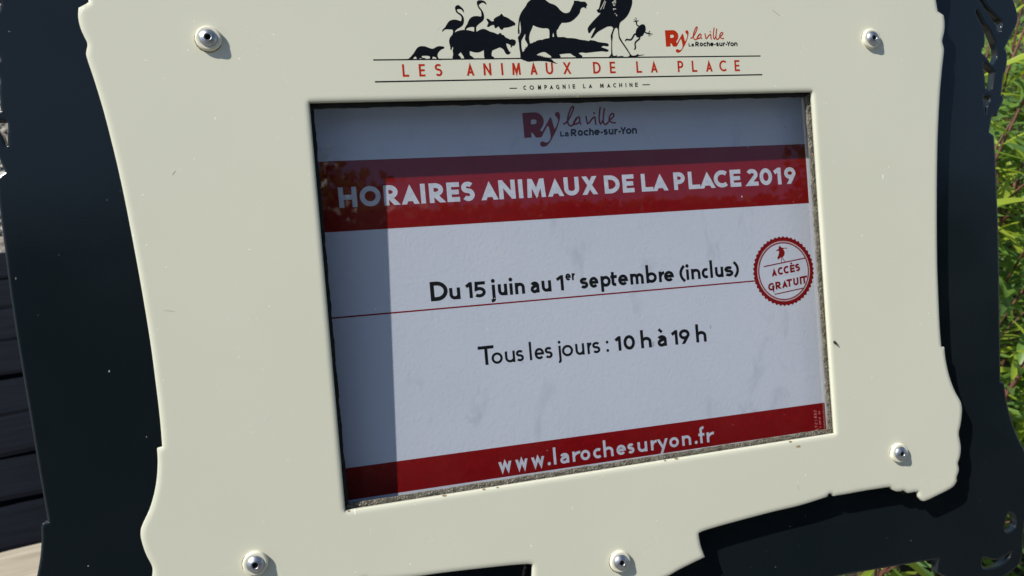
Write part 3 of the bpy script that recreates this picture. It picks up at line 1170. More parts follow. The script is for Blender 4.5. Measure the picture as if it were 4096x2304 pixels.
sil = {
    'beaver_silhouette': a_([(100, 1278), (190, 1255), (290, 1145), (350, 1050), (400, 1005), (450, 990), (540, 995), (620, 1025), (705, 1045), (780, 1005), (840, 990), (920, 995), (955, 1015), (945, 1040), (880, 1070), (830, 1120), (808, 1170), (812, 1220), (840, 1265), (880, 1300), (840, 1290), (790, 1260), (760, 1230), (705, 1215), (690, 1260), (670, 1275), (645, 1275), (635, 1250), (645, 1235), (640, 1215), (600, 1200), (480, 1200), (465, 1215), (480, 1240), (540, 1245), (550, 1258), (480, 1262), (430, 1250), (412, 1262), (405, 1290), (350, 1285), (355, 1260), (345, 1220), (320, 1218), (290, 1245), (275, 1278), (150, 1290)]),
    'flamingo_silhouette': a_([(905, 680), (905, 655), (925, 625), (970, 580), (1010, 510), (1060, 450), (1120, 425), (1190, 420), (1250, 435), (1300, 452), (1315, 440), (1320, 400), (1315, 365), (1290, 330), (1240, 295), (1205, 260), (1185, 210), (1180, 160), (1195, 130), (1230, 110), (1270, 115), (1305, 145), (1350, 185), (1370, 220), (1370, 265), (1362, 270), (1340, 235), (1310, 205), (1270, 195), (1225, 200), (1225, 225), (1250, 262), (1300, 290), (1345, 335), (1370, 390), (1373, 450), (1365, 500), (1340, 550), (1290, 590), (1220, 630), (1185, 670), (1175, 700), (1170, 760), (1120, 760), (1135, 700), (1135, 660), (1120, 635), (1060, 632), (1000, 630), (950, 645), (925, 675)]),
    'flamingo_silhouette.001': a_([(1390, 650), (1388, 610), (1410, 565), (1440, 520), (1465, 460), (1500, 400), (1550, 360), (1610, 345), (1670, 345), (1730, 355), (1745, 340), (1745, 300), (1735, 240), (1690, 180), (1660, 120), (1648, 60), (1660, 20), (1690, 5), (1760, 5), (1820, 30), (1850, 70), (1855, 100), (1840, 95), (1800, 65), (1770, 58), (1735, 70), (1690, 105), (1700, 140), (1740, 190), (1780, 250), (1800, 310), (1805, 370), (1795, 420), (1765, 460), (1700, 510), (1650, 560), (1635, 600), (1640, 690), (1590, 690), (1592, 600), (1580, 580), (1530, 580), (1450, 600), (1425, 620), (1415, 660)]),
    'fish_silhouette': a_([(1850, 405), (1870, 398), (1910, 410), (1960, 455), (2000, 455), (2015, 440), (2005, 415), (2060, 370), (2120, 340), (2150, 320), (2175, 290), (2195, 305), (2225, 345), (2260, 360), (2320, 385), (2380, 430), (2440, 465), (2475, 500), (2472, 530), (2460, 550), (2430, 550), (2370, 575), (2300, 590), (2225, 600), (2200, 640), (2160, 630), (2135, 600), (2120, 570), (2090, 580), (2070, 600), (2045, 608), (2025, 580), (2020, 545), (2000, 535), (1950, 550), (1900, 580), (1875, 580), (1868, 555), (1890, 510), (1890, 480), (1865, 440)]),
    'hippopotamus_silhouette': a_([(1170, 700), (1240, 665), (1320, 645), (1400, 640), (1500, 655), (1600, 680), (1660, 670), (1720, 635), (1780, 620), (1840, 630), (1940, 680), (2020, 700), (2080, 730), (2120, 730), (2140, 705), (2170, 715), (2185, 745), (2230, 755), (2260, 795), (2330, 830), (2370, 850), (2400, 840), (2470, 860), (2485, 890), (2480, 940), (2450, 980), (2410, 985), (2390, 1020), (2372, 1010), (2375, 980), (2330, 945), (2280, 930), (2285, 970), (2310, 1040), (2350, 1110), (2375, 1110), (2365, 1140), (2340, 1165), (2300, 1170), (2260, 1140), (2230, 1080), (2190, 1040), (2140, 1020), (2060, 1050), (1980, 1085), (1965, 1150), (1970, 1205), (2010, 1220), (2030, 1275), (1830, 1275), (1805, 1220), (1800, 1130), (1795, 1075), (1720, 1115), (1640, 1128), (1560, 1115), (1495, 1095), (1500, 1180), (1570, 1230), (1615, 1275), (1385, 1275), (1360, 1210), (1320, 1150), (1300, 1120), (1250, 1175), (1300, 1225), (1310, 1275), (1135, 1275), (1125, 1230), (1140, 1170), (1128, 1080), (1140, 1040), (1130, 995), (1110, 1050), (1095, 1078), (1080, 1060), (1078, 1010), (1060, 940), (1053, 880), (1070, 810), (1120, 750)]),
    'dromedary_silhouette': b_([(180, 735), (168, 690), (170, 600), (180, 480), (200, 360), (250, 250), (330, 140), (380, 50), (440, 0), (520, -45), (620, -60), (720, -30), (770, 5), (850, 65), (950, 100), (1020, 150), (1080, 220), (1150, 270), (1220, 280), (1280, 250), (1310, 190), (1360, 80), (1370, 55), (1367, 12), (1400, 15), (1470, 18), (1520, 35), (1600, 35), (1640, 65), (1660, 110), (1635, 140), (1640, 175), (1615, 180), (1590, 155), (1545, 165), (1510, 210), (1498, 270), (1450, 340), (1380, 410), (1300, 465), (1200, 488), (1110, 490), (1060, 560), (1030, 620), (1000, 660), (1005, 750), (1025, 800), (1030, 840), (945, 840), (942, 760), (928, 695), (912, 760), (912, 840), (845, 840), (845, 700), (838, 640), (800, 608), (690, 605), (580, 580), (495, 540), (470, 610), (430, 700), (410, 800), (420, 900), (440, 980), (385, 960), (345, 890), (318, 840), (328, 770), (325, 720), (270, 820), (245, 870), (242, 950), (250, 1040), (270, 1110), (300, 1150), (240, 1250), (222, 1240), (218, 1150), (200, 1040), (190, 930), (170, 830), (168, 800), (205, 750), (230, 680), (232, 600), (222, 520), (214, 430), (202, 520), (197, 600), (205, 690), (193, 738)]),
    'crocodile_silhouette': b_([(225, 1260), (240, 1180), (285, 1105), (310, 1085), (300, 1060), (335, 1045), (325, 1020), (360, 1010), (385, 960), (440, 930), (490, 922), (500, 900), (545, 895), (560, 878), (640, 855), (690, 855), (740, 835), (840, 815), (920, 790), (1040, 795), (1160, 795), (1230, 815), (1280, 815), (1400, 825), (1500, 850), (1620, 865), (1690, 878), (1720, 860), (1800, 870), (1840, 880), (1890, 900), (1990, 915), (2090, 930), (2118, 955), (2115, 985), (2080, 995), (2040, 990), (2000, 985), (1955, 1010), (2010, 1030), (2070, 1050), (2120, 1075), (2100, 1105), (2060, 1110), (1980, 1100), (1850, 1110), (1720, 1125), (1620, 1135), (1540, 1125), (1470, 1140), (1500, 1165), (1545, 1195), (1550, 1220), (1530, 1250), (1425, 1250), (1415, 1225), (1350, 1190), (1295, 1150), (1200, 1150), (1060, 1165), (1085, 1210), (1085, 1255), (885, 1260), (880, 1210), (830, 1170), (750, 1120), (690, 1120), (620, 1145), (570, 1175), (600, 1192), (625, 1180), (640, 1205), (665, 1190), (678, 1216), (703, 1200), (718, 1228), (742, 1214), (757, 1238), (783, 1222), (805, 1252), (832, 1238), (855, 1265), (890, 1270), (910, 1290), (950, 1330), (1025, 1365), (960, 1360), (880, 1335), (760, 1315), (600, 1310), (480, 1318), (380, 1325), (330, 1305), (270, 1285)]),
    'stork_silhouette': c_([(425, -170), (385, -20), (350, 140), (325, 215), (280, 235), (285, 265), (310, 300), (375, 318), (330, 370), (250, 450), (150, 560), (80, 650), (62, 710), (85, 805), (120, 790), (180, 710), (250, 660), (235, 710), (180, 820), (130, 925), (190, 905), (240, 840), (315, 765), (420, 705), (520, 650), (600, 635), (650, 645), (680, 685), (640, 800), (618, 860), (622, 910), (632, 1000), (630, 1200), (628, 1300), (600, 1345), (560, 1390), (600, 1380), (640, 1365), (680, 1390), (760, 1398), (840, 1385), (930, 1362), (925, 1350), (820, 1358), (765, 1365), (775, 1330), (740, 1345), (690, 1350), (665, 1310), (655, 1200), (655, 1000), (668, 890), (665, 850), (690, 760), (720, 690), (755, 665), (790, 710), (800, 780), (808, 880), (825, 940), (860, 1000), (950, 1130), (1070, 1310), (1075, 1345), (1000, 1388), (1100, 1378), (1180, 1392), (1300, 1390), (1250, 1365), (1330, 1345), (1430, 1328), (1425, 1318), (1300, 1330), (1280, 1300), (1230, 1330), (1160, 1345), (1110, 1320), (1010, 1160), (900, 1000), (870, 940), (840, 890), (825, 780), (820, 700), (830, 600), (850, 540), (960, 450), (1040, 350), (1090, 240), (1130, 120), (1140, 30), (1130, -60), (1090, -150), (980, -260), (820, -330), (620, -320), (500, -260)]),
    'frog_silhouette': c_([(1300, 640), (1340, 600), (1390, 585), (1430, 595), (1460, 650), (1460, 740), (1430, 790), (1400, 850), (1340, 890), (1280, 905), (1240, 890), (1220, 830), (1225, 760), (1250, 690)]),
}
kz = 0
PXM = (on_panel((2600, 150)) - on_panel((2601, 150))).length          # metres per pixel there
for nm, pts in sil.items():
    kz += 1
    pr = Print(on_panel, 0.000015 + 0.000006 * kz)
    pr.poly(pts, corner=50)
    if nm.startswith('frog'):
        k = 320 / 1932 * PXM
        for path, w in (([(1310, 640), (1250, 600), (1238, 525)], 28), ([(1440, 770), (1490, 800), (1540, 806)], 28),
                        ([(1238, 530), (1225, 420)], 15), ([(1240, 530), (1175, 455)], 12), ([(1245, 525), (1165, 513)], 12),
                        ([(1238, 520), (1295, 495)], 15), ([(1530, 805), (1565, 745)], 14), ([(1530, 800), (1625, 825)], 16),
                        ([(1545, 806), (1590, 870)], 12), ([(1545, 806), (1540, 885)], 12),
                        ([(1230, 815), (1185, 840), (1110, 955), (985, 950)], 34), ([(1005, 945), (968, 988)], 26),
                        ([(1310, 880), (1312, 935), (1212, 1030), (1217, 1160)], 32), ([(1220, 1145), (1192, 1200)], 30)):
            pr.stroke3([on_panel(p) for p in smooth_poly(c_(path), False, 80, 4)], w * k)
    pr.build(nm, M_INK, panel)

pr = Print(on_panel, 0.00010)                                   # light marks inside the stork
k = 320 / 1932 * PXM
for path, w in (([(478, 15), (435, 110), (370, 235)], 17), ([(500, 35), (470, 120), (440, 215)], 14), ([(655, 72), (700, 40), (748, 62)], 24),
                ([(700, 10), (745, 20)], 20), ([(672, 95), (735, 97)], 14), ([(680, 135), (730, 130)], 14), ([(686, 90), (694, 140)], 14),
                ([(678, 213), (748, 218)], 16), ([(682, 212), (695, 245)], 16), ([(708, 335), (742, 322)], 9), ([(750, 352), (772, 388)], 18)):
    pr.stroke3([on_panel(p) for p in c_(path)], w * k)
pr.build('feather_marks', M_CREAMPRINT, panel)

pr = Print(on_panel, 0.000010)
pr.stroke3([on_panel((1493 + (3042 - 1493) * t / 12, 240 + (224 - 240) * t / 12 + 3.2 * math.sin(PI * t / 12) * 0)) for t in range(13)], 4.6 * PXM)
pr.stroke3([on_panel((1500 + (3049 - 1500) * t / 12, 327.5 + (298.8 - 327.5) * t / 12)) for t in range(13)], 5.0 * PXM)
pr.build('rule_line', M_INK, panel)

q2 = lambda ps: [(1400 + l * .38820, 1400 + r * .38820) for l, r in ps]
q3 = lambda ps: [(2200 + l * .38820, 2200 + r * .38820) for l, r in ps]
pr = line_print('', None, None, on_panel)
set_line(pr, 'LESANIMAUXDELAPLACE',
         q2([(541, 607), (712, 776), (877, 950), (1201, 1280), (1377, 1456), (1554, 1583), (1672, 1758), (1857, 1931), (2018, 2093),
             (2195, 2280)]) + q3([(445, 523), (617, 675), (890, 946), (1038, 1109), (1316, 1377), (1462, 1516), (1606, 1674), (1745, 1820),
                                  (1902, 1955)]),
         ((1632, 306.9), (2949, 284.6)), ((1628, 257.0), (2945, 240.5)), 0.165, on_panel)
pr.build('title_lettering', M_RED, panel)
pr = line_print('', None, None, on_panel)
set_line(pr, '_COMPAGNIELAMACHINE_',
         q2([(1650, 1715), (1786, 1816), (1850, 1896), (1936, 1969), (2003, 2031), (2058, 2093), (2124, 2156), (2191, 2221), (2253, 2263),
             (2294, 2320), (2402, 2426), (2459, 2496)]) + q3([(516, 553), (587, 622), (651, 683), (713, 743), (777, 787), (819, 849), (877, 904),
                                                              (960, 1022)]),
         ((2099, 359.6), (2545, 347.4)), ((2098, 342.2), (2543, 330.8)), 0.205, on_panel)
pr.build('subtitle_lettering', M_INK, panel)

# ---- wear: scratches, rust marks
M_SCR = simple_mat('bare_scratch', (0.86, 0.85, 0.74), .5)
M_SCRD = simple_mat('dark_scratch', (0.42, 0.40, 0.31), .7)
M_RUST = simple_mat('rust_stain', (0.55, 0.42, 0.22), .8, 0, 700, .4)
pl_, pd_, pu_ = Print(on_panel, .00002), Print(on_panel, .00002), Print(on_panel, .00003)
for k, path in enumerate([[(655, 1242), (680, 1244), (700, 1247)], [(937, 1237), (922, 1262), (907, 1282)], [(1767, 99), (1755, 112), (1742, 126)],
                          [(2450, 40), (2470, 80)], [(1590, 2120), (1592, 2160)], [(2620, 2140), (2634, 2188)], [(690, 700), (702, 684)],
                          [(1050, 1700), (1085, 1660)], [(3560, 1042), (3600, 1060)], [(3090, 40), (3120, 64)], [(1480, 1990 + 110), (1483, 2135)],
                          [(3190, 1918), (3193, 1934)], [(3192, 1940), (3195, 1960)], [(940, 620), (962, 632)], [(1130, 300), (1150, 330)]]):
    (pl_ if k % 3 else pd_).stroke3([on_panel(p) for p in path], (1.5 + (k % 4) * .5) * PXM)
for cx, cy, rr in ((1935, 1957, 5), (1777, 1982, 7), (1990, 1950, 4), (2705, 1834, 6), (2660, 1842, 4), (3162, 1767, 6), (3194, 1786, 8), (2310, 386 - 1, 4), (1395, 2044, 5)):
    pu_.poly([(cx + rr * (1 + .5 * random.random()) * math.cos(a * PI / 4), cy + rr * .55 * (1 + .5 * random.random()) * math.sin(a * PI / 4)) for a in range(8)])
pl_.build('pale_scratches', M_SCR, panel)['kind'] = 'stuff'
pd_.build('dark_scratches', M_SCRD, panel)['kind'] = 'stuff'
pu_.build('rust_stains', M_RUST, panel)['kind'] = 'stuff'

# ---- logo, traced once in panel millimetres and set again on the poster
RY = [(210, 225), (440, 218), (500, 235), (550, 275), (585, 330), (595, 400), (580, 470), (545, 530), (530, 555), (560, 585), (620, 480), (715, 310), (735, 345), (760, 440), (785, 540), (810, 510), (845, 420), (850, 370), (830, 320), (800, 290), (795, 255), (815, 230), (840, 222), (870, 235), (888, 280), (885, 350), (860, 450), (800, 610), (740, 720), (690, 800), (640, 850), (600, 865), (560, 862), (530, 840), (525, 800), (540, 770), (570, 762), (610, 780), (640, 790), (680, 770), (710, 720), (715, 650), (700, 560), (680, 490), (665, 475), (640, 510), (600, 590), (560, 670), (540, 690), (450, 690), (388, 595), (370, 597), (372, 685), (245, 690)]
RYH = [(370, 355), (430, 350), (460, 370), (465, 400), (450, 430), (400, 440), (370, 435), (360, 410)]
SCRIPT = [[(940, 452), (975, 445), (1020, 400), (1065, 330), (1110, 230), (1137, 150), (1125, 125), (1095, 150), (1055, 240), (1030, 330), (1025, 410), (1045, 470), (1085, 492), (1125, 470), (1165, 400), (1205, 340), (1240, 325)],
          [(1240, 325), (1190, 345), (1150, 400), (1132, 450), (1150, 465), (1195, 452), (1240, 425)], [(1244, 325), (1243, 430), (1270, 472)],
          [(1358, 312), (1370, 400), (1385, 460), (1420, 440), (1460, 380), (1500, 345), (1522, 345), (1526, 400), (1535, 470), (1548, 468)],
          [(1498, 248), (1522, 282)],
          [(1620, 145), (1605, 260), (1597, 360), (1605, 440), (1622, 475), (1645, 450), (1664, 400)],
          [(1694, 175), (1680, 300), (1672, 400), (1680, 460), (1705, 485), (1740, 470), (1775, 420)],
          [(1775, 415), (1830, 370), (1865, 330), (1860, 292), (1825, 290), (1790, 340), (1780, 400), (1810, 440), (1860, 460), (1902, 456)]]
TOWN = 'LaRoche-sur-Yon'
TOWN_X = [(885, 958), (965, 1045), (1075, 1198), (1205, 1300), (1310, 1402), (1413, 1497), (1505, 1607), (1622, 1662), (1675, 1750), (1768, 1856),
          (1872, 1928), (1948, 1992), (1976, 2092), (2084, 2188), (2195, 2288)]


def logo(surf, conv, sc, m_red, m_blk, parent):
    """conv: logo drawing units -> surface point"""
    pr = Print(surf, 0.00003)
    if surf is on_poster: pr.slope = P_M
    pr.poly3([conv(p) for p in smooth_poly(RY, True, 45, 3)], [[conv(p) for p in smooth_poly(RYH, True, 60, 3)]])
    pr.build('logo_emblem', m_red, parent)
    pr = Print(surf, 0.00004)
    if surf is on_poster: pr.slope = P_M
    for path in SCRIPT:
        pr.stroke3([conv(p) for p in smooth_poly(path, False, 80, 5)], 30 * sc)
    pr.build('logo_script', m_red, parent)
    pr = Print(surf, 0.00004)
    if surf is on_poster: pr.slope = P_M
    for ch, (l, r) in zip(TOWN, TOWN_X):
        y0 = 684 - (l - 885) * 10 / 1400
        cap = 96 if ch == 'L' else (98 if (ch == 'a' and l < 1000) else 130)
        S, W = glyph(ch, .215, 1.0, .80 if l > 1000 else .78, 1.03, .3)
        for st in S:
            pts = st[1] if st[0] == 'loop' else st
            f = [conv((l + (u / W) * (r - l), y0 - v * cap)) for u, v in pts]
            pr.stroke3(f, (31 if l > 1000 else 22) * sc, closed=(st[0] == 'loop'))
    pr.build('logo_lettering', m_blk, parent)


sc_panel = 360 / 2576 * PXM
logo(on_panel, lambda p: on_panel((2630 + p[0] * 360 / 2576, 90 + p[1] * 360 / 2576)), sc_panel, M_RED, M_INK, panel)

# ------------------------------------------------------------------ poster (a sheet of its own inside the case)
poster = empty('printed_poster', SIGN)
tag(poster, 'white opening hours poster with red bands behind the dusty pane', 'poster')


def pz(y): return P_Z0 + P_M * y


bm = bmesh.new()
nx, ny = 24, 18
grid = []
for j in range(ny + 1):
    row = []
    for i in range(nx + 1):
        x = -.1655 + .331 * i / nx
        y = -.1215 + .243 * j / ny
        row.append(bm.verts.new((x, y, pz(y))))
    grid.append(row)
for j in range(ny):
    for i in range(nx):
        bm.faces.new((grid[j][i], grid[j][i + 1], grid[j + 1][i + 1], grid[j + 1][i]))
bm_obj('paper_sheet', bm, M_PAPER, poster)


def pprint():
    p = Print(on_poster, 0.00004)
    p.slope = P_M
    return p


def band(name, quad_px):
    q = [on_poster(p) for p in quad_px]
    q[0].x -= .03; q[3].x -= .03                  # the print runs on under the frame
    for v in q: v.z = pz(v.y)
    pr = Print(on_poster, 0.000015)
    pr.poly3(q)
    return pr.build(name, M_PRED, poster)


band('header_band', [(1281, 645), (3219.5, 576), (3236, 812.5), (1305, 929)])
band('footer_band', [(1390, 1871), (3298, 1610), (3306, 1716), (1398, 1999)])
z1 = lambda ps: [(1200 + l * .44861, 1200 + r * .44861) for l, r in ps]
z2 = lambda ps: [(2200 + l * .46584, 2200 + r * .46584) for l, r in ps]
pr = pprint()
set_line(pr, 'HORAIRESANIMAUXDELAPLACE2019',
         z1([(346, 510), (535, 721), (748, 890), (903, 1062), (1076, 1121), (1152, 1296), (1310, 1421), (1443, 1556), (1613, 1767), (1774, 1921),
             (1947, 1991), (2024, 2189), (2207, 2352)]) +
         z2([(121, 251), (273, 411), (467, 600), (622, 719), (783, 880), (880, 1015), (1062, 1165), (1186, 1283), (1283, 1420), (1408, 1526), (1546, 1636),
             (1688, 1786), (1800, 1909), (1922, 1988), (2013, 2111)]),
         ((1391, 830), (3118.6, 737.5)), ((1388, 748.5), (3113, 671)), 0.24, on_poster)
pr.build('headline_lettering', M_PWHITE, poster)

z5 = lambda ps: [(1650 + l * .56289, 1650 + r * .56289) for l, r in ps]
def p5(x, y): return (1650 + x * .56289, 950 + y * .56289)
pr = pprint()
set_line(pr, [('D', 1.2), 'u', '1', '5', 'j', 'u', 'i', 'n', 'a', 'u', '1', ('e', .62, .62), ('r', .62, .62), 's', 'e', 'p', 't', 'e', 'm', 'b', 'r', 'e', '(', 'i',
              'n', 'c', 'l', 'u', 's', ')'],
         z5([(128, 252), (262, 340), (378, 427), (437, 521), (553, 590), (608, 673), (690, 712), (728, 798), (838, 901), (918, 986), (1023, 1076), (1085, 1123),
             (1131, 1152), (1192, 1246), (1255, 1320), (1337, 1408), (1408, 1456), (1461, 1531), (1547, 1642), (1660, 1736), (1750, 1788), (1787, 1857),
             (1895, 1945), (1945, 1965), (1980, 2046), (2055, 2102), (2115, 2134), (2150, 2209), (2218, 2277), (2276, 2322)]),
         (p5(400, 432), p5(2125, 287)), (p5(400, 318), p5(1050, 268)), 0.205, on_poster, X=.73, A=1.24, D=.32)
pr.build('dates_lettering', M_PBLACK, poster)
pr = pprint()
base5 = (p5(532, 905), p5(2030, 745))
top5 = (p5(532, 800), p5(2030, 641))
set_line(pr, [('T', 1.3), 'o', 'u', 's', 'l', 'e', 's', 'j', 'o', 'u', 'r', 's', ':'],
         z5([(473, 580), (562, 641), (658, 729), (738, 789), (831, 849), (868, 935), (942, 993), (1028, 1056), (1062, 1141), (1158, 1221), (1243, 1274),
             (1280, 1332), (1375, 1395)]), base5, top5, 0.165, on_poster, X=.78, A=1.26, D=.36)
set_line(pr, ['1', '0', 'h', 'a`', '1', '9', 'h'],
         z5([(1440, 1484), (1500, 1582), (1622, 1699), (1740, 1807), (1840, 1887), (1895, 1972), (2014, 2089)]), base5, top5, 0.215, on_poster, X=.76, A=1.25)
pr.build('opening_times_lettering', M_PBLACK, poster)

z6 = lambda ps: [(1900 + l * .5823, 1900 + r * .5823) for l, r in ps]
def p6(x, y): return (1900 + x * .5823, 1550 + y * .5823)
pr = pprint()
set_line(pr, 'www.larochesuryon.fr',
         z6([(163, 252), (279, 363), (388, 477), (499, 517), (538, 560), (585, 646), (668, 718), (725, 791), (812, 866), (883, 951), (972, 1036), (1050, 1092),
             (1117, 1183), (1207, 1246), (1250, 1327), (1335, 1400), (1422, 1484), (1509, 1526), (1537, 1581), (1590, 1636)]),
         (p6(200, 580), p6(1610, 375)), (p6(200, 478), p6(1610, 277)), 0.185, on_poster, X=.70, A=1.17, D=.42)
pr.build('website_lettering', M_PWHITE, poster)

# red rule and round stamp
pr = pprint()
pr.stroke3([on_poster((1336 + (3022 - 1336) * t / 10, 1272 + (1123.5 - 1272) * t / 10)) for t in range(-1, 11)], 5.2 * 0.000155)
pr.build('rule_line', M_PRED, poster)

z3 = lambda p: (2900 + p[0] * .31056, 850 + p[1] * .31056)
cen = on_poster(z3((757, 755)))
lft = on_poster(z3((357, 760)))
RAD = cen.x - lft.x
xcut = on_poster(z3((1150, 760))).x
stamp_m = empty('stamp_temp')
bpy.data.objects.remove(stamp_m)


def ring_pts(r, n, cut=True):
    out = []
    for i in range(n):
        a = 2 * PI * i / n
        x = cen.x + r * math.cos(a); y = cen.y + r * math.sin(a)
        if cut: x = min(x, xcut)
        out.append(Vector((x, y, pz(y))))
    return out


teeth = []
NT = 46
for i in range(NT * 2):
    a = PI * i / NT
    r = RAD * (1.0 if i % 2 == 0 else .955)
    x = min(cen.x + r * math.cos(a), xcut); y = cen.y + r * math.sin(a)
    teeth.append(Vector((x, y, pz(y))))
pr = pprint()
pr.poly3(teeth, [list(reversed(ring_pts(RAD * .862, 72, False)))])
pr.stroke3(ring_pts(RAD * .808, 72, False), RAD * .032, closed=True)
for a, b, w in (((500, 697), (1028, 587), 10), ((638, 1055), (1012, 972), 9)):
    pr.stroke3([on_poster(z3(a)), on_poster(z3(b))], w * .31056 * .00022)
pr.poly([z3(p) for p in [(706, 425), (722, 445), (745, 455), (790, 452), (803, 468), (775, 463), (745, 468), (765, 500), (765, 545), (740, 575), (715, 580),
                         (685, 608), (672, 585), (690, 545), (695, 510), (690, 490), (665, 498), (655, 490), (690, 470), (692, 445)]])
for path in ([(726, 570), (728, 645)], [(740, 570), (748, 605), (775, 632)]):
    pr.stroke3([on_poster(z3(p)) for p in path], 8 * .31056 * .000165)
s3 = lambda ps: [(2900 + l * .31056, 2900 + r * .31056) for l, r in ps]
set_line(pr, ['A', 'C', 'C', 'E`', 'S'], s3([(602, 668), (680, 747), (755, 822), (837, 895), (905, 965)]), (z3((605, 825)), z3((960, 752))),
         (z3((605, 726)), z3((960, 653))), 0.25, on_poster)
set_line(pr, 'GRATUIT', s3([(557, 637), (650, 727), (733, 808), (797, 862), (880, 947), (964, 985), (984, 1056)]), (z3((595, 1006)), z3((1025, 913))),
         (z3((595, 908)), z3((1025, 816))), 0.25, on_poster)
pr.build('round_stamp', M_PRED, poster)
pr = pprint()
pr.stroke3(ring_pts(RAD * .842, 72, False), RAD * .034, closed=True)
pr.build('stamp_ring', M_PINK, poster)

# second logo: same drawing, fitted between two points of the poster
e1, e2 = (2060 + 143 * .20186, 410 + 210 * .20186), (2060 + 2417 * .20186, 410 + 613 * .20186)
A1, A2 = on_poster(e1), on_poster(e2)
B1 = on_panel((2630 + 210 * 360 / 2576, 90 + 225 * 360 / 2576)); B2 = on_panel((2630 + 2287 * 360 / 2576, 90 + 672 * 360 / 2576))
sx_ = (A2.x - A1.x) / (B2.x - B1.x); sy_ = (A2.y - A1.y) / (B2.y - B1.y)


def conv2(p):
    q = on_panel((2630 + p[0] * 360 / 2576, 90 + p[1] * 360 / 2576))
    x = A1.x + (q.x - B1.x) * sx_; y = A1.y + (q.y - B1.y) * sy_
    return Vector((x, y, pz(y)))


logo(on_poster, conv2, sc_panel * sx_, M_PRED, M_PBLACK, poster)

# maker's stamp on the pane, seen from behind so mirrored, running down the right edge
def on_pane(p): return hit(p[0], p[1], -.00563)
pr = Print(on_pane, 0.0)
sg = 220 / 1992
for txt, (ox, oy), hgt, adv in (('SERISTA', (778, 360), 100, 112), ('EN 12150 C', (912, 402), 72, 62)):
    for i, ch in enumerate(txt):
        if ch == ' ': continue
        S, W = glyph(ch, .16)
        for st in S:
            pts = st[1] if st[0] == 'loop' else st
            f3 = []
            for u, v in pts:
                uu = i * adv + (u / W) * adv * (.22 if ch == 'I' else .72) + (adv * .25 if ch in 'I1' else 0)
                f3.append(on_pane((3180 + (ox + uu * .075 - v * hgt) * sg, 1600 + (oy + uu + v * hgt * .09) * sg)))
            pr.stroke3(f3, hgt * .16 * sg * .00018, closed=(st[0] == 'loop'))
pr.build('glass_stamp', M_GHOST, sign)['label'] = 'small mirrored maker stamp on the pane corner'

# ------------------------------------------------------------------ small dead fly on the panel
M_FLY = simple_mat('fly_body', (0.02, 0.016, 0.012), 0.5)
M_WING = simple_mat('fly_wing', (0.30, 0.27, 0.20), 0.4)
fp = hit(3338, 1370)
fly = empty('small_fly', SIGN @ Matrix.Translation((fp.x, fp.y, 0.0)))
tag(fly, 'tiny dark fly sitting on the cream panel beside the window', 'fly')
v, f = lathe([(.0001, -.0016), (.0005, -.0012), (.0007, -.0003), (.00055, .0004), (.0006, .0008), (.0004, .0013), (.0001, .0015)], 10)
body = mesh_obj('body', v, f, M_FLY, fly, True)
body.rotation_euler = (PI / 2, 0, 0.9)
body.location = (0, 0, .0006)
mesh_obj('wing', [(0, 0, .0011), (.0012, -.0006, .0010), (.0026, -.0017, .0006), (.0022, -.0025, .0006), (.0008, -.0013, .0009)], [(0, 4, 3, 2, 1)], M_WING, fly)
v = []; f = []
for a in (0.2, 1.1, 2.0, 3.4, 4.3, 5.2):
    s = len(v)
    dx, dy = math.cos(a), math.sin(a)
    v += [(dx * .0003 - dy * .00007, dy * .0003 + dx * .00007, .0006), (dx * .0003 + dy * .00007, dy * .0003 - dx * .00007, .0006),
          (dx * .0013 + dy * .00006, dy * .0013 - dx * .00006, .0001), (dx * .0013 - dy * .00006, dy * .0013 + dx * .00006, .0001)]
    f.append((s, s + 1, s + 2, s + 3))
mesh_obj('legs', v, f, M_FLY, fly)

# ------------------------------------------------------------------ plants on the right
def leaf_mat(name, c1, c2, trans):
    m = bpy.data.materials.new(name)
    m.use_nodes = True
    nt = m.node_tree
    p = nt.nodes['Principled BSDF']
    out = nt.nodes['Material Output']
    oi = N(nt, 'ShaderNodeObjectInfo')
    n = noise(nt, 22, 3)
    f = math_n(nt, 'ADD', math_n(nt, 'MULTIPLY', oi.outputs['Random'], 0.6), math_n(nt, 'MULTIPLY', n.outputs[0], 0.4))
    c = mix(nt, f, c1, c2)
    nt.links.new(c, p.inputs['Base Color'])
    p.inputs['Roughness'].default_value = 0.42
    t = N(nt, 'ShaderNodeBsdfTranslucent')
    nt.links.new(mix(nt, 0.5, c, trans), t.inputs['Color'])
    mx = N(nt, 'ShaderNodeMixShader')
    mx.inputs[0].default_value = 0.42
    nt.links.new(p.outputs[0], mx.inputs[1])
    nt.links.new(t.outputs[0], mx.inputs[2])
    nt.links.new(mx.outputs[0], out.inputs[0])
    return m


M_LEAF = [leaf_mat('willow_leaf', (0.085, 0.19, 0.028), (0.18, 0.30, 0.06), (0.42, 0.60, 0.05)),
          leaf_mat('willow_leaf', (0.06, 0.14, 0.035), (0.15, 0.25, 0.08), (0.30, 0.48, 0.06)),
          leaf_mat('willow_leaf', (0.24, 0.36, 0.03), (0.36, 0.44, 0.05), (0.62, 0.72, 0.05))]
M_STEM = simple_mat('reddish_stem', (0.16, 0.062, 0.042), 0.6, 0, 40, 0.45)


def leaf_geo(L, Wd, curl, fold):
    prof = [(0, .10), (.18, .62), (.42, 1.0), (.68, .78), (.88, .36), (1.0, .02)]
    v, f = [], []
    for t, w in prof:
        x = L * t
        z = -curl * L * t * t
        ww = Wd / 2 * w
        v += [(x, -ww, z + fold * ww), (x, 0, z), (x, ww, z + fold * ww)]
    for i in range(len(prof) - 1):
        a = 3 * i
        f += [(a, a + 3, a + 4, a + 1), (a + 1, a + 4, a + 5, a + 2)]
    return v, f


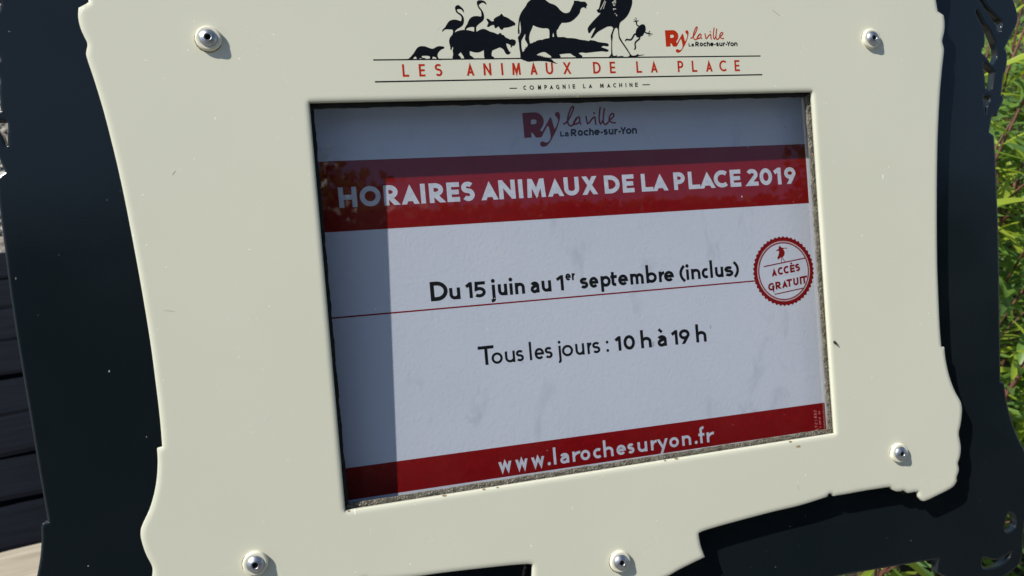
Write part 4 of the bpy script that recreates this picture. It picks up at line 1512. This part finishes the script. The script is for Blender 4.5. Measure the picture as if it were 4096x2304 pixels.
leaf_me = []
for k_, (L, Wd, cu, fo_) in enumerate(((.072, .0100, .22, .40), (.088, .0115, .36, .32), (.055, .0090, .08, .45), (.098, .0105, .5, .36))):
    for mi in range(3):
        v, f = leaf_geo(L, Wd, cu, fo_)
        me = bpy.data.meshes.new('leaf')
        me.from_pydata(v, [], f)
        me.materials.append(M_LEAF[mi])
        for p in me.polygons: p.use_smooth = True
        leaf_me.append(me)


def stem_path(base, height, lean, az):
    pts = []
    for i in range(9):
        t = i / 8
        r = lean * t ** 1.5 * height
        pts.append(base + Vector((math.cos(az) * r + .01 * math.sin(t * 7 + az), math.sin(az) * r + .01 * math.cos(t * 6 + az), height * t)))
    return pts


def tube(pts, r0, r1, n=6):
    v, f = [], []
    for i, p in enumerate(pts):
        t = i / (len(pts) - 1)
        d = (pts[min(i + 1, len(pts) - 1)] - pts[max(i - 1, 0)]).normalized()
        a = d.orthogonal().normalized(); b = d.cross(a)
        r = r0 + (r1 - r0) * t
        for k in range(n):
            an = 2 * PI * k / n
            v.append(p + (a * math.cos(an) + b * math.sin(an)) * r)
    for i in range(len(pts) - 1):
        for k in range(n):
            j = (k + 1) % n
            f.append((i * n + k, i * n + j, (i + 1) * n + j, (i + 1) * n + k))
    return v, f


PLANT_LABELS = []
def plant(base, height, lean, az, nl, single, label):
    root = empty('willow_shrub', Matrix.Translation(base))
    tag(root, label, 'shrub', 'leafy willow shrubs beside the sign')
    pts = stem_path(Vector((0, 0, 0)), height, lean, az)
    v, f = tube(pts, .0042, .0014)
    mesh_obj('stem', v, f, M_STEM, root, True)
    paths = [(pts, nl)]
    # side twigs
    for s_ in range(3):
        i = random.randint(2, 6)
        p0 = pts[i]
        a = random.uniform(0, 2 * PI)
        ln_ = random.uniform(.16, .34)
        tw = [p0 + Vector((math.cos(a) * ln_ * .6 * t, math.sin(a) * ln_ * .6 * t, ln_ * (t + .15 * math.sin(t * 3)))) for t in (0, .25, .5, .75, 1)]
        q, r = tube(tw, .0024, .0009, 5)
        mesh_obj('twig', q, r, M_STEM, root, True)
        paths.append((tw, nl // 3))
    jv, jf, jm = [], [], []
    for pth, n in paths:
        for k in range(n):
            t = (0.12 + 0.88 * (k + random.random()) / n) if pth is pts else (k + .6) / n
            q = t * (len(pth) - 1)
            i = min(int(q), len(pth) - 2)
            pos = pth[i].lerp(pth[i + 1], q - i)
            a = k * 2.4 + random.uniform(-.5, .5)
            el = random.uniform(.15, 1.05)
            rot = Matrix.Rotation(a, 4, 'Z') @ Matrix.Rotation(-el, 4, 'Y') @ Matrix.Rotation(random.uniform(-.7, .7), 4, 'X')
            mw = Matrix.Translation(pos) @ rot @ Matrix.Scale(random.uniform(.75, 1.3), 4)
            me = leaf_me[random.choice((0, 1, 3, 4, 6, 7, 9, 10, 0, 3, 9, 2, 5, 8, 11))]
            if single:
                o = bpy.data.objects.new('leaf', me)
                link(o, root)
                o.matrix_local = mw
            else:
                s0 = len(jv)
                jv += [mw @ vv.co for vv in me.vertices]
                for p in me.polygons:
                    jf.append(tuple(x + s0 for x in p.vertices)); jm.append(me.materials[0])
    if not single:
        o = mesh_obj('foliage', jv, jf, M_LEAF, root, True)
        for p, mm in zip(o.data.polygons, jm):
            p.material_index = M_LEAF.index(mm)
        o['kind'] = 'stuff'
    return root


def spot(px, py, dist):
    """a ground place under the point seen at this pixel, this many metres off"""
    d = (SIGN.to_3x3() @ ray(px, py)).normalized()
    return CAMW + d * dist


n_single = 0
NEAR = [(4080, 1050, 1.05), (4040, 350, 1.15), (4070, 1650, .98), (4110, 700, 1.28), (4090, 80, 1.32), (4060, 1300, 1.25), (4140, 1350, 1.1)]
near_lab = ['leafy willow shrub with red stems rising right beside the dark backplate edge',
            'willow shrub showing through the cut-outs of the backplate',
            'low willow shrub growing beside the lower corner of the backplate',
            'willow shrub with slanting red stem behind the shrub at the backplate edge',
            'tall willow shrub reaching up past the upper corner of the backplate',
            'dense willow shrub behind the lowest notch of the backplate edge',
            'willow shrub leaning away from the sign at the front of the planting bed']
for (px, py, ds), lb in zip(NEAR, near_lab):
    q = spot(px, py, ds)
    base = Vector((q.x + random.uniform(-.03, .05), q.y + random.uniform(-.02, .08), 0.0))
    plant(base, q.z + random.uniform(.18, .34), random.uniform(.12, .3), random.uniform(-.4, 1.6), 42, True, lb)
for k in range(84):
    px = random.uniform(3350, 4700); py = random.uniform(-100, 2300)
    q = spot(px, py, random.uniform(1.35, 2.9) if k < 46 else random.uniform(2.4, 5.2))
    if k >= 46: q.z = max(q.z, random.uniform(.5, 1.1))
    if q.z < .1: q.z = random.uniform(.3, .6)
    if q.x < .38 or q.y < .1: continue
    plant(Vector((q.x, q.y, 0.0)), max(.5, q.z + random.uniform(.1, .35)), random.uniform(.05, .3), random.uniform(0, 6.28), random.randint(66, 92), False,
          'leafy green willow shrub in the thicket behind the shrubs at the sign')

# ground cover between the shrubs
gvv, gff = [], []
for _ in range(5200):
    x = random.uniform(.32, 4.2); y = random.uniform(.15, 4.6)
    if y < .9 - x * .8: continue
    hgt = random.uniform(.06, .26); a = random.uniform(0, 2 * PI); w = random.uniform(.003, .007); ln_ = random.uniform(.02, .12)
    s = len(gvv)
    dx, dy = math.cos(a), math.sin(a)
    gvv += [(x - dy * w, y + dx * w, .0), (x + dy * w, y - dx * w, .0), (x + dx * ln_ * .4 + dy * w * .8, y + dy * ln_ * .4 - dx * w * .8, hgt * .6),
            (x + dx * ln_ * .4 - dy * w * .8, y + dy * ln_ * .4 + dx * w * .8, hgt * .6), (x + dx * ln_, y + dy * ln_, hgt)]
    gff += [(s, s + 1, s + 2, s + 3), (s + 3, s + 2, s + 4)]
gr = mesh_obj('grass', gvv, gff, [M_LEAF[1]], None)
tag(gr, 'grass and low green growth under the willow shrubs', 'grass', kind='stuff')

# ------------------------------------------------------------------ what the pane mirrors: unseen hedge added to stand in for a roofline, and two trees
M_STAND_IN_AND_TREE = leaf_mat('stand_in_and_tree_leaf', (0.02, 0.045, 0.014), (0.05, 0.085, 0.022), (0.10, 0.17, 0.03))
HD, HT = 8.0, 6.62
hedge = empty('hedge_stand_in', Matrix.Translation((3.2, -HD - .7, 0)) @ Matrix.Rotation(math.radians(-3.5), 4, 'Z'))
tag(hedge, 'tall dark hedge shape added to mirror as a roofline in the pane', 'hedge')
bm = bmesh.new()
box_bm(bm, -8.8, 8.8, -.5, .45, -.02, HT - .12)
bm_obj('stand_in_core', bm, simple_mat('stand_in_hedge_core', (0.012, 0.018, 0.008), .9), hedge)
hv, hf = [], []
for _ in range(26000):
    if random.random() < .8:
        p = Vector((random.uniform(-9, 9), .5 + random.uniform(-.06, .12), random.uniform(0, HT)))
    else:
        p = Vector((random.uniform(-9, 9), random.uniform(-.55, .6), HT + random.uniform(-.12, .06)))
    d = Vector((random.uniform(-1, 1), random.uniform(-1, 1), random.uniform(-1, 1))).normalized()
    e = d.orthogonal().normalized()
    s_ = random.uniform(.07, .12)
    k = len(hv)
    hv += [p - d * s_, p + e * s_ * .55, p + d * s_, p - e * s_ * .55]
    hf.append((k, k + 1, k + 2, k + 3))
ho = mesh_obj('foliage', hv, hf, M_STAND_IN_AND_TREE, hedge)
ho['kind'] = 'stuff'


def tree(x, y, h, r, label):
    t = empty('tree', Matrix.Translation((x, y, 0)))
    tag(t, label, 'tree')
    v, f = tube([Vector((0, 0, -.05)), Vector((.1, 0, h * .3)), Vector((.0, .1, h * .6)), Vector((.05, 0, h * .85))], .2, .05, 10)
    tr_ = mesh_obj('trunk', v, f, simple_mat('tree_bark', (0.10, 0.075, 0.05), .9, 0, 20, .5, .5), t, True)
    lv, lf = [], []
    for c in range(34):
        a = random.uniform(0, 2 * PI); rr = r * math.sqrt(random.random()) * .85
        cc = Vector((rr * math.cos(a), rr * math.sin(a), h * .62 + random.uniform(-.28, .32) * h * (1.1 - rr / r * .6)))
        for _ in range(120):
            p = cc + Vector((random.gauss(0, .34), random.gauss(0, .34), random.gauss(0, .28)))
            d = Vector((random.uniform(-1, 1), random.uniform(-1, 1), random.uniform(-1, 1))).normalized()
            e = d.orthogonal().normalized()
            k = len(lv)
            s_ = random.uniform(.07, .13)
            lv += [p - d * s_, p + e * s_ * .6, p + d * s_, p - e * s_ * .6]
            lf.append((k, k + 1, k + 2, k + 3))
    o = mesh_obj('crown', lv, lf, M_LEAF[2] if False else M_STAND_IN_AND_TREE, t)
    o['kind'] = 'stuff'


tree(-0.2, -HD - 3.0, 10.8, 1.9, 'green tree rising behind the added hedge across the square, mirrored beside the headline')
tree(9.8, -HD - 1.6, 9.6, 1.8, 'second green tree rising behind the far end of the added hedge across the square')
